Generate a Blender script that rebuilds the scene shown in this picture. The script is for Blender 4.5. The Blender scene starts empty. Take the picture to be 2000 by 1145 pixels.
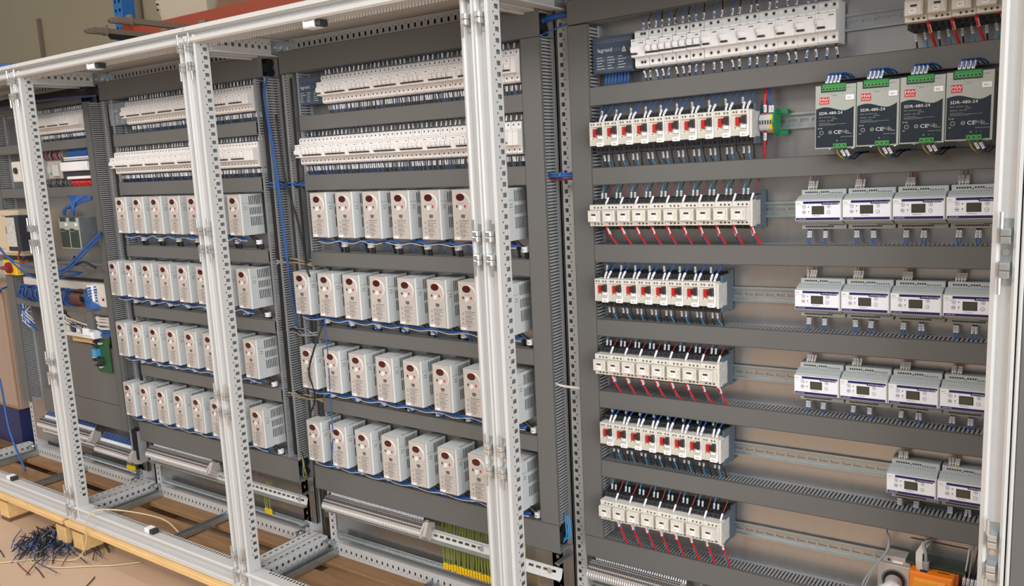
import bpy, math, random
from mathutils import Vector, Matrix
random.seed(7)
SC = bpy.context.scene
COL = SC.collection

# ------------------------------------------------------------------ camera, world, lights, exposure
cam_d = bpy.data.cameras.new('camera')
cam = bpy.data.objects.new('camera', cam_d); COL.objects.link(cam)
YAW, PITCH, ROLL, FPX = 0.6207, -0.1585, -0.0476, 1636.42
cam_d.sensor_fit = 'HORIZONTAL'; cam_d.sensor_width = 36.0
cam_d.lens = 36.0 * FPX / 2000.0
cam_d.clip_start = 0.02; cam_d.clip_end = 100
_f = Vector((-math.sin(YAW)*math.cos(PITCH), math.cos(YAW)*math.cos(PITCH), math.sin(PITCH)))
_r = Vector((math.cos(YAW), math.sin(YAW), 0)); _u = _r.cross(_f)
_r2 = _r*math.cos(ROLL) + _u*math.sin(ROLL); _u2 = -_r*math.sin(ROLL) + _u*math.cos(ROLL)
_m = Matrix((_r2, _u2, -_f)).transposed().to_4x4(); _m.translation = Vector((1.1520, -1.9050, 1.3825))
cam.matrix_world = _m
SC.camera = cam

world = bpy.data.worlds.new('workshop_light'); SC.world = world
world.use_nodes = True
wn = world.node_tree.nodes; wl = world.node_tree.links
wn.clear()
w_out = wn.new('ShaderNodeOutputWorld'); w_bg = wn.new('ShaderNodeBackground')
w_tc = wn.new('ShaderNodeTexCoord'); w_sep = wn.new('ShaderNodeSeparateXYZ'); w_ramp = wn.new('ShaderNodeValToRGB')
w_map = wn.new('ShaderNodeMapRange'); w_map.inputs[1].default_value = -1; w_map.inputs[2].default_value = 1
wl.new(w_tc.outputs['Generated'], w_sep.inputs[0]); wl.new(w_sep.outputs['Z'], w_map.inputs[0])
wl.new(w_map.outputs[0], w_ramp.inputs[0]); wl.new(w_ramp.outputs[0], w_bg.inputs[0]); wl.new(w_bg.outputs[0], w_out.inputs[0])
w_ramp.color_ramp.elements[0].position = 0.30; w_ramp.color_ramp.elements[0].color = (0.325, 0.285, 0.255, 1)
w_ramp.color_ramp.elements[1].position = 0.75; w_ramp.color_ramp.elements[1].color = (0.74, 0.76, 0.80, 1)
e_ = w_ramp.color_ramp.elements.new(0.5); e_.color = (0.408, 0.410, 0.415, 1)
w_bg.inputs[1].default_value = 0.70

def area(name, loc, target, size, size_y, power, col):
    l = bpy.data.lights.new(name, 'AREA'); l.shape = 'RECTANGLE'; l.size = size; l.size_y = size_y
    l.energy = power; l.color = col
    o = bpy.data.objects.new(name, l); COL.objects.link(o); o.location = loc
    o.rotation_euler = (Vector(target) - Vector(loc)).to_track_quat('-Z', 'Y').to_euler()
    return o
area('ceiling_lamp', (-2.6, -4.4, 4.1), (-1.8, -0.2, 0.4), 4.0, 1.4, 190, (1.0, 0.89, 0.80))
area('ceiling_lamp', (-2.2, -1.1, 4.8), (-2.2, -0.9, 0.0), 1.6, 0.25, 34, (1.0, 0.92, 0.84))
area('ceiling_lamp', (2.0, -3.4, 4.4), (0.6, 0.0, 1.0), 3.0, 1.6, 90, (0.94, 0.97, 1.0))
area('door_daylight', (6.2, -4.6, 2.0), (-0.8, 0.0, 1.0), 5.0, 3.4, 470, (0.95, 0.98, 1.0))

SC.view_settings.view_transform = 'Standard'
try: SC.view_settings.look = 'None'
except Exception: pass
SC.view_settings.exposure = -0.17
SC.view_settings.gamma = 1.0
SC.view_settings.use_curve_mapping = False

# ------------------------------------------------------------------ materials
def S(r, g, b):
    f = lambda c: (c/255/12.92) if c/255 <= 0.04045 else ((c/255+0.055)/1.055)**2.4
    return (f(r), f(g), f(b), 1)
def mat(name, col, rough=0.5, metal=0.0, var=0.0, scale=30, bump=0.0, stretch=None, spec=0.5, alpha=None, trans=0.0, rvar=0.0):
    m = bpy.data.materials.new(name); m.use_nodes = True
    nt = m.node_tree; b = nt.nodes['Principled BSDF']
    b.inputs['Base Color'].default_value = col
    b.inputs['Roughness'].default_value = rough
    b.inputs['Metallic'].default_value = metal
    if 'Specular IOR Level' in b.inputs: b.inputs['Specular IOR Level'].default_value = spec
    if trans: b.inputs['Transmission Weight'].default_value = trans
    if alpha is not None: b.inputs['Alpha'].default_value = alpha
    if var or bump or rvar:
        tc = nt.nodes.new('ShaderNodeTexCoord'); mp = nt.nodes.new('ShaderNodeMapping'); nz = nt.nodes.new('ShaderNodeTexNoise')
        nt.links.new(tc.outputs['Object'], mp.inputs[0]); nt.links.new(mp.outputs[0], nz.inputs['Vector'])
        nz.inputs['Scale'].default_value = scale; nz.inputs['Detail'].default_value = 6
        if stretch: mp.inputs['Scale'].default_value = stretch
        if var:
            mx = nt.nodes.new('ShaderNodeMix'); mx.data_type = 'RGBA'
            mx.inputs[6].default_value = tuple(c*(1-var) for c in col[:3]) + (1,)
            mx.inputs[7].default_value = tuple(min(1, c*(1+var)) for c in col[:3]) + (1,)
            nt.links.new(nz.outputs['Fac'], mx.inputs[0]); nt.links.new(mx.outputs[2], b.inputs['Base Color'])
        if rvar:
            mr = nt.nodes.new('ShaderNodeMapRange'); mr.inputs[3].default_value = rough-rvar; mr.inputs[4].default_value = rough+rvar
            nt.links.new(nz.outputs['Fac'], mr.inputs[0]); nt.links.new(mr.outputs[0], b.inputs['Roughness'])
        if bump:
            bp = nt.nodes.new('ShaderNodeBump'); bp.inputs['Strength'].default_value = bump; bp.inputs['Distance'].default_value = 0.002
            nt.links.new(nz.outputs['Fac'], bp.inputs['Height']); nt.links.new(bp.outputs[0], b.inputs['Normal'])
    return m
FRAME = mat('light_grey_enamel', S(198, 198, 196), 0.35, 0, 0.03, 60)
GALV = mat('galvanised_steel', S(176, 184, 186), 0.38, 0.85, 0.10, 60, rvar=0.1)
PLATE = mat('zinc_plate', S(182, 180, 178), 0.30, 0.90, 0.07, 9, stretch=(6, 6, 0.5), rvar=0.08)
CHROME = mat('bright_steel', S(214, 214, 212), 0.24, 0.85)
DUCT = mat('grey_pvc', S(98, 98, 96), 0.55, 0, 0.03, 25)
DUCTL = mat('grey_pvc_comb', S(146, 147, 148), 0.6)
BLACK = mat('black_plastic', S(46, 47, 52), 0.5)
DARK = mat('black_plastic_and_slot_shade', S(13, 13, 14), 0.7)
CABLEK = mat('black_cable', S(25, 26, 30), 0.5)
CABLEB = mat('blue_cable', S(36, 86, 154), 0.45)
CABLEL = mat('light_blue_cable', S(60, 150, 205), 0.45)
CABLED = mat('dark_blue_cable', S(38, 58, 105), 0.5)
CABLER = mat('red_cable', S(196, 32, 36), 0.45)
CABLEM = mat('dark_red_cable', S(135, 40, 42), 0.45)
CABLEW = mat('white_cable', S(205, 200, 192), 0.45)
CABLEG = mat('grey_cable', S(140, 142, 146), 0.5)
CABLEY = mat('green_yellow_cable', S(128, 148, 50), 0.5, var=0.35, scale=120)
CABLEO = mat('olive_cable', S(150, 132, 60), 0.5)
SLEEVE = mat('white_sleeve', S(222, 223, 228), 0.5)
INK = mat('black_ink', S(45, 45, 50), 0.6)
INKG = mat('grey_ink', S(105, 103, 102), 0.6)
YELLOW = mat('yellow_plastic', S(238, 196, 30), 0.45)
DRIVEF = mat('drive_front_warm_light', S(187, 180, 174), 0.5)  # warm tint of the light on the fronts is put into this colour
DRIVES = mat('drive_side_plastic', S(205, 209, 208), 0.5)
DRIVER = mat('drive_ring_plastic', S(222, 218, 214), 0.4)
SMOKED = mat('dark_red_lens', S(74, 16, 16), 0.15)
REDP = mat('red_plastic', S(182, 28, 28), 0.4)
GREENB = mat('dark_green_plastic', S(48, 58, 50), 0.5)
CREAM = mat('cream_plastic', S(214, 210, 200), 0.45)
CREAMG = mat('cream_panel', S(196, 194, 180), 0.5)
BROWNB = mat('brown_black_plastic', S(48, 38, 36), 0.4)
WHITEP = mat('white_plastic', S(236, 237, 239), 0.4)
WHITEB = mat('breaker_plastic', S(226, 223, 221), 0.45)
PANEL = mat('white_film_panel', S(234, 237, 244), 0.35)
NAVY = mat('navy_print', S(26, 22, 92), 0.4)
NAVYP = mat('slate_print', S(22, 36, 48), 0.4)
GREYP = mat('pale_grey_plastic', S(196, 200, 198), 0.45)
GREYD = mat('din_box_grey', S(178, 184, 184), 0.5)
LCD = mat('lcd_olive', S(72, 70, 60), 0.15)
GREENT = mat('green_terminal_plastic', S(46, 140, 62), 0.45)
GREENL = mat('light_green_plastic', S(104, 168, 110), 0.45)
GREENP = mat('green_endplate_plastic', S(34, 140, 88), 0.5)
PSUB = mat('psu_case_dark', S(46, 46, 48), 0.45, 0.3)
PSUF = mat('psu_face_grey', S(168, 174, 168), 0.45, 0.1)
REDL = mat('red_print', S(196, 34, 46), 0.4)
WHITEI = mat('white_print', S(226, 228, 228), 0.5)
SLATE = mat('slate_side_plastic', S(78, 92, 104), 0.5)
TERM = mat('terminal_grey_plastic', S(176, 168, 160), 0.55)
BEIGEP = mat('beige_plastic', S(200, 184, 158), 0.5)
STICK = mat('printed_sticker', S(190, 188, 184), 0.5, var=0.45, scale=90)
ORANGE = mat('orange_plastic', S(240, 128, 24), 0.35)
ORANGED = mat('amber_plastic', S(226, 150, 40), 0.3)
ORANGEB = mat('salmon_plastic', S(226, 116, 74), 0.4)
BROWNR = mat('brown_relay_plastic', S(96, 52, 44), 0.5)
PCBG = mat('green_board', S(30, 84, 46), 0.5, var=0.3, scale=120)
PINE = mat('pine_wood', S(226, 188, 128), 0.6, 0, 0.22, 7, bump=0.25, stretch=(1, 9, 9))
PINED = mat('aged_wood', S(140, 106, 72), 0.7, 0, 0.55, 5, bump=0.3, stretch=(1, 8, 8))
OLDW = mat('grey_brown_wood', S(112, 84, 60), 0.75, 0, 0.35, 6, bump=0.3, stretch=(1, 8, 8))
FLOORM = mat('concrete_floor', S(198, 170, 143), 0.75, 0, 0.10, 3, bump=0.05)
WALLM = mat('plastered_wall', S(150, 142, 118), 0.85, 0, 0.05, 2)
RACKO = mat('orange_rack_enamel', S(142, 60, 36), 0.5, 0, 0.06, 5)
RACKB = mat('blue_rack_enamel', S(28, 88, 146), 0.5)
CRATE = mat('grey_crate_plastic', S(178, 168, 148), 0.6, 0, 0.05, 10)
CARD = mat('brown_cardboard', S(158, 122, 92), 0.75, 0, 0.08, 4)
FILM = mat('clear_film', S(230, 228, 224), 0.12, alpha=0.22)
BLUEBOX = mat('blue_painted_metal', S(36, 44, 92), 0.5)
LEGR = mat('smoked_block_cover', S(84, 98, 120), 0.12, alpha=0.55)
BRASS = mat('brown_conduit', S(112, 98, 84), 0.6)
CABLET = mat('tan_cable', S(150, 138, 116), 0.5)
CABLEI = mat('ivory_cable', S(206, 186, 152), 0.5)
TAN = mat('tan_plastic', S(186, 140, 80), 0.5)

# ------------------------------------------------------------------ mesh helpers (x right, d towards the viewer, z up)
class M:
    def __init__(s, *mats): s.v = []; s.f = []; s.mi = []; s.mats = list(mats)
    def slot(s, m):
        if m is None: return 0
        if m not in s.mats: s.mats.append(m)
        return s.mats.index(m)
    def poly(s, pts, m=None):
        n = len(s.v); s.v += [(p[0], -p[1], p[2]) for p in pts]; s.f.append(tuple(range(n, n+len(pts)))); s.mi.append(s.slot(m))
    def box(s, x0, x1, d0, d1, z0, z1, m=None, bev=0.0):
        k = s.slot(m); n = len(s.v)
        if bev > 0:
            b = min(bev, (x1-x0)/2.01, (z1-z0)/2.01, (d1-d0)/1.01)
            s.v += [(x, -d, z) for (x, d, z) in [(x0,d0,z0),(x1,d0,z0),(x1,d0,z1),(x0,d0,z1),(x0,d1-b,z0),(x1,d1-b,z0),(x1,d1-b,z1),(x0,d1-b,z1),(x0+b,d1,z0+b),(x1-b,d1,z0+b),(x1-b,d1,z1-b),(x0+b,d1,z1-b)]]
            F = [(3,2,1,0),(0,1,5,4),(1,2,6,5),(2,3,7,6),(3,0,4,7),(4,5,9,8),(5,6,10,9),(6,7,11,10),(7,4,8,11),(8,9,10,11)]
        else:
            s.v += [(x, -d, z) for (x, d, z) in [(x0,d0,z0),(x1,d0,z0),(x1,d0,z1),(x0,d0,z1),(x0,d1,z0),(x1,d1,z0),(x1,d1,z1),(x0,d1,z1)]]
            F = [(3,2,1,0),(4,5,6,7),(0,1,5,4),(1,2,6,5),(2,3,7,6),(3,0,4,7)]
        for f in F: s.f.append(tuple(n+i for i in f)); s.mi.append(k)
        return s
    def prism(s, prof, x0, x1, m=None, axis='x', caps=True):
        # prof: list of (a,b): axis x -> (d,z); axis z -> (x,d); axis d -> (x,z)
        k = s.slot(m); n = len(s.v); c = len(prof)
        for t in (x0, x1):
            for (a, b) in prof:
                if axis == 'x': s.v.append((t, -a, b))
                elif axis == 'z': s.v.append((a, -b, t))
                else: s.v.append((a, -t, b))
        for i in range(c):
            j = (i+1) % c; s.f.append((n+i, n+j, n+c+j, n+c+i)); s.mi.append(k)
        if caps:
            s.f.append(tuple(n+i for i in reversed(range(c)))); s.f.append(tuple(n+c+i for i in range(c))); s.mi += [k, k]
        return s
    def cyl(s, c, r, h, axis='d', n=10, m=None, r2=None):
        # c: base centre (x,d,z); extends +h along axis
        k = s.slot(m); b = len(s.v); r2 = r if r2 is None else r2
        for (t, rr) in ((0, r), (h, r2)):
            for i in range(n):
                a = 2*math.pi*i/n; ca, sa = math.cos(a)*rr, math.sin(a)*rr
                if axis == 'd': p = (c[0]+ca, c[1]+t, c[2]+sa)
                elif axis == 'z': p = (c[0]+ca, c[1]+sa, c[2]+t)
                else: p = (c[0]+t, c[1]+ca, c[2]+sa)
                s.v.append((p[0], -p[1], p[2]))
        for i in range(n):
            j = (i+1) % n; s.f.append((b+i, b+j, b+n+j, b+n+i)); s.mi.append(k)
        s.f.append(tuple(b+i for i in range(n))); s.f.append(tuple(b+n+i for i in range(n))); s.mi += [k, k]
        return s
    def disc(s, cx, cz, d, rx, rz, m=None, n=16, rin=0.0):
        k = s.slot(m); b = len(s.v)
        if rin:
            for q in (1.0, rin):
                for i in range(n):
                    a = 2*math.pi*i/n; s.v.append((cx+math.cos(a)*rx*q, -d, cz+math.sin(a)*rz*q))
            for i in range(n):
                j = (i+1) % n; s.f.append((b+i, b+j, b+n+j, b+n+i)); s.mi.append(k)
        else:
            for i in range(n):
                a = 2*math.pi*i/n; s.v.append((cx+math.cos(a)*rx, -d, cz+math.sin(a)*rz))
            s.f.append(tuple(range(b, b+n))); s.mi.append(k)
        return s
    def dome(s, cx, cz, d, rx, rz, h, m=None, n=16):
        k = s.slot(m); b = len(s.v)
        for (q, t) in ((1, 0), (0.94, h*0.55), (0.7, h)):
            for i in range(n):
                a = 2*math.pi*i/n; s.v.append((cx+math.cos(a)*rx*q, -(d+t), cz+math.sin(a)*rz*q))
        for l in range(2):
            for i in range(n):
                j = (i+1) % n; s.f.append((b+l*n+i, b+l*n+j, b+l*n+n+j, b+l*n+n+i)); s.mi.append(k)
        s.f.append(tuple(b+2*n+i for i in range(n))); s.mi.append(k)
        return s
    def tube(s, pts, r, m=None, n=6, sub=4, caps=True):
        k = s.slot(m)
        P = [Vector((p[0], -p[1], p[2])) for p in pts]
        if sub > 1 and len(P) > 2:
            Q = []
            for i in range(len(P)-1):
                p0 = P[max(i-1, 0)]; p1 = P[i]; p2 = P[i+1]; p3 = P[min(i+2, len(P)-1)]
                for j in range(sub):
                    t = j/sub
                    Q.append(0.5*((2*p1) + (p2-p0)*t + (2*p0-5*p1+4*p2-p3)*t*t + (3*p1-p0-3*p2+p3)*t*t*t))
            Q.append(P[-1]); P = Q
        b = len(s.v); up = Vector((0.13, 0.9, 0.41))
        for i, p in enumerate(P):
            t = (P[min(i+1, len(P)-1)] - P[max(i-1, 0)])
            if t.length < 1e-9: t = Vector((0, 0, 1))
            t.normalize(); a = t.cross(up)
            if a.length < 1e-3: a = t.cross(Vector((1, 0, 0)))
            a.normalize(); c = t.cross(a)
            for q in range(n):
                an = 2*math.pi*q/n; v = p + a*math.cos(an)*r + c*math.sin(an)*r; s.v.append(tuple(v))
        for i in range(len(P)-1):
            for q in range(n):
                w = (q+1) % n; s.f.append((b+i*n+q, b+i*n+w, b+(i+1)*n+w, b+(i+1)*n+q)); s.mi.append(k)
        if caps:
            s.f.append(tuple(b+q for q in range(n))); s.f.append(tuple(b+(len(P)-1)*n+q for q in range(n))); s.mi += [k, k]
        return s
    def holed(s, fn, u0, u1, v0, v1, holes, m=None):
        # rectangle u0..u1 x v0..v1 with rectangular holes; fn(u,v)->(x,d,z)
        us = sorted(set([u0, u1] + [q for h in holes for q in (h[0], h[1]) if u0 < q < u1]))
        k = s.slot(m)
        for i in range(len(us)-1):
            a, b = us[i], us[i+1]; mid = (a+b)/2
            cut = sorted((h[2], h[3]) for h in holes if h[0] < mid < h[1])
            v = v0
            for (c0, c1) in cut + [(v1, v1)]:
                if c0 > v+1e-7: s.poly([fn(a, v), fn(b, v), fn(b, c0), fn(a, c0)]); s.mi[-1] = k
                v = max(v, c1)
        return s
    def text(s, body, x, z, d, h, m, sx=1.0, align='l', shear=0.0, fn=None):
        k = s.slot(m); w = text_w(body, h*sx); ox = x - (w/2 if align == 'c' else (w if align == 'r' else 0))
        for ch in body:
            g = GLYPH.get(ch)
            if g is None: ox += 0.35*h*sx; continue
            gv, gf, adv = g; b = len(s.v)
            for (a, c) in gv:
                if fn: p = fn(ox + a*h*sx + c*h*shear, z + c*h); s.v.append((p[0], -p[1], p[2]))
                else: s.v.append((ox + a*h*sx + c*h*shear, -d, z + c*h))
            for f in gf: s.f.append(tuple(b+i for i in f)); s.mi.append(k)
            ox += adv*h*sx
        return s
    def mesh(s, name):
        me = bpy.data.meshes.new(name)
        me.from_pydata(s.v, [], s.f)
        for m in s.mats: me.materials.append(m)
        me.polygons.foreach_set('material_index', s.mi)
        me.update()
        return me
    def build(s, name, parent=None, smooth=False, loc=None):
        me = s.mesh(name)
        if smooth: me.polygons.foreach_set('use_smooth', [True]*len(me.polygons))
        o = bpy.data.objects.new(name, me); COL.objects.link(o)
        if parent is not None: o.parent = parent
        if loc is not None: o.location = (loc[0], -loc[1], loc[2])
        return o

def make_glyphs():
    chars = 'ABCDEFGHIJKLMNOPQRSTUVWXYZabcdefghijklmnopqrstuvwxyz0123456789-+.:/!'
    obs = []
    for ch in chars:
        c = bpy.data.curves.new('g', 'FONT'); c.body = ch; c.resolution_u = 2; c.size = 1.0
        o = bpy.data.objects.new('g', c); COL.objects.link(o); obs.append((ch, o, c))
    dg = bpy.context.evaluated_depsgraph_get(); dg.update()
    out = {}
    for ch, o, c in obs:
        me = bpy.data.meshes.new_from_object(o.evaluated_get(dg))
        vs = [(v.co.x, v.co.y) for v in me.vertices]; fs = [tuple(p.vertices) for p in me.polygons]
        # cap height of the built-in font is about 0.7 of its size
        vs = [(a/0.7, b/0.7) for a, b in vs]
        adv = (max(a for a, b in vs) if vs else 0.3) + 0.09
        out[ch] = (vs, fs, adv)
        bpy.data.meshes.remove(me)
    for ch, o, c in obs:
        bpy.data.objects.remove(o); bpy.data.curves.remove(c)
    return out
GLYPH = make_glyphs()
def text_w(body, h): return sum((GLYPH[c][2] if c in GLYPH else 0.35)*h for c in body)

def tag(o, label, cat, group=None, kind=None):
    if label: o['label'] = label
    if cat: o['category'] = cat
    if group: o['group'] = group
    if kind: o['kind'] = kind
    return o
def thing(name, label, cat, loc=(0, 0, 0), group=None, roty=0.0):
    o = bpy.data.objects.new(name, None); COL.objects.link(o); o.empty_display_size = 0.02
    o.location = (loc[0], -loc[1], loc[2]); o.rotation_euler = (0, roty, 0)
    return tag(o, label, cat, group)
def clone(root, loc, label, group=None, roty=None):
    r = root.copy(); COL.objects.link(r); r.location = (loc[0], -loc[1], loc[2]); r['label'] = label
    if group: r['group'] = group
    if roty is not None: r.rotation_euler = (0, roty, 0)
    for ch in list(root.children):
        c = ch.copy(); COL.objects.link(c); c.parent = r
        for g in list(ch.children):
            k = g.copy(); COL.objects.link(k); k.parent = c
    return r
ORD = ['', 'first', 'second', 'third', 'fourth', 'fifth', 'sixth', 'seventh', 'eighth', 'ninth', 'tenth', 'eleventh', 'twelfth',
       'thirteenth', 'fourteenth', 'fifteenth', 'sixteenth', 'seventeenth', 'eighteenth', 'nineteenth', 'twentieth']
def nth(n):
    if n <= 20: return ORD[n]
    t = {2: 'twenty', 3: 'thirty', 4: 'forty', 5: 'fifty', 6: 'sixty', 7: 'seventy'}[n//10]
    return t + '-' + ORD[n % 10] if n % 10 else t[:-1] + 'ieth'

SH = 0.0157; SHROT = -math.atan(SH)
def zs(x, z): return z + SH*(x - 0.11)

# ------------------------------------------------------------------ setting
FLOOR_Z = -0.12
def struct(o): o['kind'] = 'structure'; return o
m = M(FLOORM); m.box(-14, 6, -2.3, 8, FLOOR_Z-0.1, FLOOR_Z); struct(m.build('floor'))
m = M(WALLM); m.box(-14, 6, -2.45, -2.3, FLOOR_Z, 6.0); struct(m.build('wall_back'))

# ------------------------------------------------------------------ enclosure frames
XL = {0: -3.249, 1: -2.1647, 2: -1.0803, 3: 0.0}
W = 1.001
PZ0, PZ1 = 0.018, 1.79
CABN = {0: 'first', 1: 'second', 2: 'third', 3: 'fourth'}
def perf(m, fn, u0, u1, v0, v1, first, sq_v, sq_w, sq_h, rd_v, rd_w, pitch=0.025, mt=None):
    hs = []; u = first; n = 0
    while u < u1 - sq_h:
        if u > u0 + sq_h:
            hs.append((u-sq_h/2, u+sq_h/2, sq_v-sq_w/2, sq_v+sq_w/2))
        if rd_w and u0+rd_w < u+pitch/2 < u1-rd_w:
            hs.append((u+pitch/2-rd_w/2, u+pitch/2+rd_w/2, rd_v-rd_w/2, rd_v+rd_w/2))
        u += pitch
    m.holed(fn, u0, u1, v0, v1, hs, mt)
def post_mesh(side):
    # side +1: left post (inner face towards +x at x=0); side -1: right post (inner face towards -x at x=0)
    m = M(FRAME)
    q = lambda pts: [(side*x, d) for x, d in pts]
    prof = q([(0, .335), (-.007, .3385), (-.011, .335), (-.0125, .324), (-.029, .324), (-.031, .337), (-.035, .341), (-.0395, .335), (-.0395, .29), (0, .29)])
    k = len(prof)
    for i in range(k):
        j = (i+1) % k
        if i == k-1: continue          # inner face made below with its holes
        a, b = prof[i], prof[j]
        m.poly([(a[0], a[1], PZ0), (b[0], b[1], PZ0), (b[0], b[1], PZ1), (a[0], a[1], PZ1)])
    m.poly([(x, d, PZ1) for x, d in prof]); m.poly([(x, d, PZ0) for x, d in prof])
    perf(m, lambda u, v: (0.0, v, u), PZ0, PZ1, .29, .335, 1.725 - 64*.025, .304, .0135, .0105, .3155, .0042)
    return m
def hinge_mesh(side, z):
    m = M(CHROME, GALV)
    x0, x1 = sorted((side*-.012, side*-.029))
    m.box(x0, x1, .3242, .3265, z-.055, z+.055, GALV)
    m.cyl(((x0+x1)/2, .3265, z), .0055, .0015, 'd', 12, CHROME)
    for sg in (1, -1):
        zc = z + sg*.0279
        m.box(x0+.001, x1-.001, .326, .352, zc-.0125, zc-.0005, CHROME, .002)
        m.box(x0+.001, x1-.001, .326, .352, zc+.0005, zc+.0125, CHROME, .002)
        xp = side*-.014
        m.cyl((xp, .347, zc + (.0125 if sg > 0 else -.0395)), .0032, .027, 'z', 8, CHROME)
    return m
HZ = [1.7275, 1.1784, .6535, .1000]
def comb_strip(m, x0, x1, d, z0, z1, pitch, wid, mt):
    x = x0
    while x < x1: m.box(x, x+wid, d-.0008, d, z0, z1, mt); x += pitch
for k in (0, 1, 2, 3):
    xl = XL[k]
    t = thing('enclosure_frame', 'pale grey open steel enclosure frame, %s from the left of four in the row' % CABN[k], 'cabinet frame', (xl, 0, 0), 'enclosure frames standing in a row')
    dz = SH*W if k == 3 else 0.0
    for sd, x in ((1, 0.0), (-1, W)):
        p = post_mesh(sd).build('front_post', t, loc=(x, 0, 0))
        for z in HZ: hinge_mesh(sd, z + (dz if sd < 0 else 0)).build('hinge', p)
    # rear posts, perforated faces towards the viewer
    off = (-.028, .006) if k == 3 else (.021, .053)
    for (a, b) in (off, (W-.031, W+.005)):
        m = M(FRAME); z0, z1 = .02, 1.79
        hc = a + .3*(b-a) if k == 3 else (a+b)/2
        perf(m, lambda u, v: (v, 0.0, u), z0, z1, a, b, 1.691-66*.025, hc, .0095, .0105, hc+.008, .0035)
        m.poly([(a, 0, z0), (a, -.05, z0), (a, -.05, z1), (a, 0, z1)]); m.poly([(b, 0, z0), (b, -.05, z0), (b, -.05, z1), (b, 0, z1)])
        m.poly([(a, -.05, z0), (b, -.05, z0), (b, -.05, z1), (a, -.05, z1)])
        m.build('rear_post', t)
    # top front beam
    m = M(FRAME)
    m.prism([(.29, 1.767), (.340, 1.767), (.345, 1.772), (.345, 1.781), (.340, 1.784), (.322, 1.785), (.322, 1.798), (.335, 1.799), (.335, 1.8015), (.343, 1.803), (.343, 1.812), (.336, 1.817), (.29, 1.817)], -.039, W+.039)
    comb_strip(m, .02, W-.02, .300, 1.7585, 1.767, .0105, .006, FRAME)
    o = m.build('top_front_beam', t); 
    for xb in (.5,):
        b = M(WHITEP, BLACK); b.box(xb-.03, xb+.012, .30, .335, 1.748, 1.767, WHITEP, .003); b.box(xb-.024, xb-.02, .335, .338, 1.75, 1.766, WHITEP); b.box(xb+.012, xb+.03, .30, .33, 1.75, 1.766, BLACK, .002)
        b.build('door_catch', o)
    # top rear beam with slots
    m = M(FRAME)
    perf(m, lambda u, v: (u, .004, v), .03, W-.03, 1.735, 1.80, .05, 1.778, .0125, .0075, 1.787, .003)
    m.poly([(.03, .004, 1.735), (W-.03, .004, 1.735), (W-.03, -.045, 1.735), (.03, -.045, 1.735)]); m.poly([(.03, -.045, 1.735), (W-.03, -.045, 1.735), (W-.03, -.045, 1.8), (.03, -.045, 1.8)])
    m.poly([(.03, .004, 1.80), (W-.03, .004, 1.80), (W-.03, -.045, 1.8), (.03, -.045, 1.8)])
    m.box(.032, W-.032, -.004, -.0005, 1.737, 1.798, DARK)  # added black backing, paints the shade inside the slots
    m.build('top_rear_beam', t)
    # side beams (top), perforated inner face
    for sd, x in ((1, .004), (-1, W-.004)):
        m = M(FRAME)
        perf(m, lambda u, v: (x, u, v), 0.0, .292, 1.748, 1.80, .03, 1.772, .011, .010, 1.784, .0035)
        xo = x - sd*.03
        m.poly([(x, 0, 1.748), (xo, 0, 1.748), (xo, .292, 1.748), (x, .292, 1.748)]); m.poly([(xo, 0, 1.748), (xo, 0, 1.8), (xo, .292, 1.8), (xo, .292, 1.748)])
        m.poly([(x, 0, 1.8), (xo, 0, 1.8), (xo, .292, 1.8), (x, .292, 1.8)])
        m.box(min(x, x+sd*.014), max(x, x+sd*.014), .0, .292, 1.744, 1.7475)
        m.build('top_side_beam', t)
        m = M(GALV, CHROME)
        m.box(min(x, x+sd*.05), max(x, x+sd*.05), .0042, .006, 1.745, 1.795, GALV); m.box(min(x, x+sd*.002), max(x, x+sd*.002), .005, .06, 1.745, 1.795, GALV)
        for q in (.012, .03): m.cyl((x+sd*.002, q+.012, 1.775), .006, sd*.004, 'x', 8, CHROME)
        m.cyl((x+sd*.022, .006, 1.77), .007, .004, 'd', 10, CHROME)
        m.build('corner_bracket', t)
    m = M(FRAME); m.box(-.03, W+.03, -.045, .30, 1.801, 1.806); m.build('roof_panel', t)
    # bottom front beam
    m = M(FRAME, DARK)
    pr = [(.29, .018), (.343, .018), (.346, .022), (.346, .034), (.341, .037), (.322, .038), (.322, .069), (.343, .072), (.343, .078), (.339, .082), (.29, .082)]
    for i in range(len(pr)-2):
        a, b = pr[i], pr[i+1]; m.poly([(-.039, a[0], a[1]), (W+.039, a[0], a[1]), (W+.039, b[0], b[1]), (-.039, b[0], b[1])])
    perf(m, lambda u, v: (u, v, .082), -.039, W+.039, .29, .339, .06, .298, .012, .0062, .308, 0, pitch=.0145)
    m.box(-.036, W+.036, .2905, .31, .066, .0785, DARK)  # dark filler stands in for shade under the slots; the profile is open
    for xx in (-.039, W+.039): m.poly([(xx, a, b) for a, b in pr])
    o = m.build('bottom_front_beam', t)
    b = M(WHITEP, BLACK); b.box(.47, .50, .305, .335, .082, .1, FILM if False else WHITEP, .004); b.box(.50, .52, .305, .333, .082, .098, BLACK, .002); b.build('door_catch', o)
    # bottom rear beam
    m = M(FRAME)
    perf(m, lambda u, v: (u, .004, v), .03, W-.03, .004, .064, .05, .040, .011, .006, .030, .003)
    m.poly([(.03, .004, .064), (W-.03, .004, .064), (W-.03, -.04, .064), (.03, -.04, .064)]); m.poly([(.03, .004, .004), (W-.03, .004, .004), (W-.03, -.04, .004), (.03, -.04, .004)])
    m.poly([(.03, -.04, .064), (W-.03, -.04, .064), (W-.03, -.04, .004), (.03, -.04, .004)])
    m.box(.032, W-.032, -.006, -.0005, .006, .062, DARK)  # black strip added behind the slots in place of their shade
    m.build('bottom_rear_beam', t)
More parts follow.
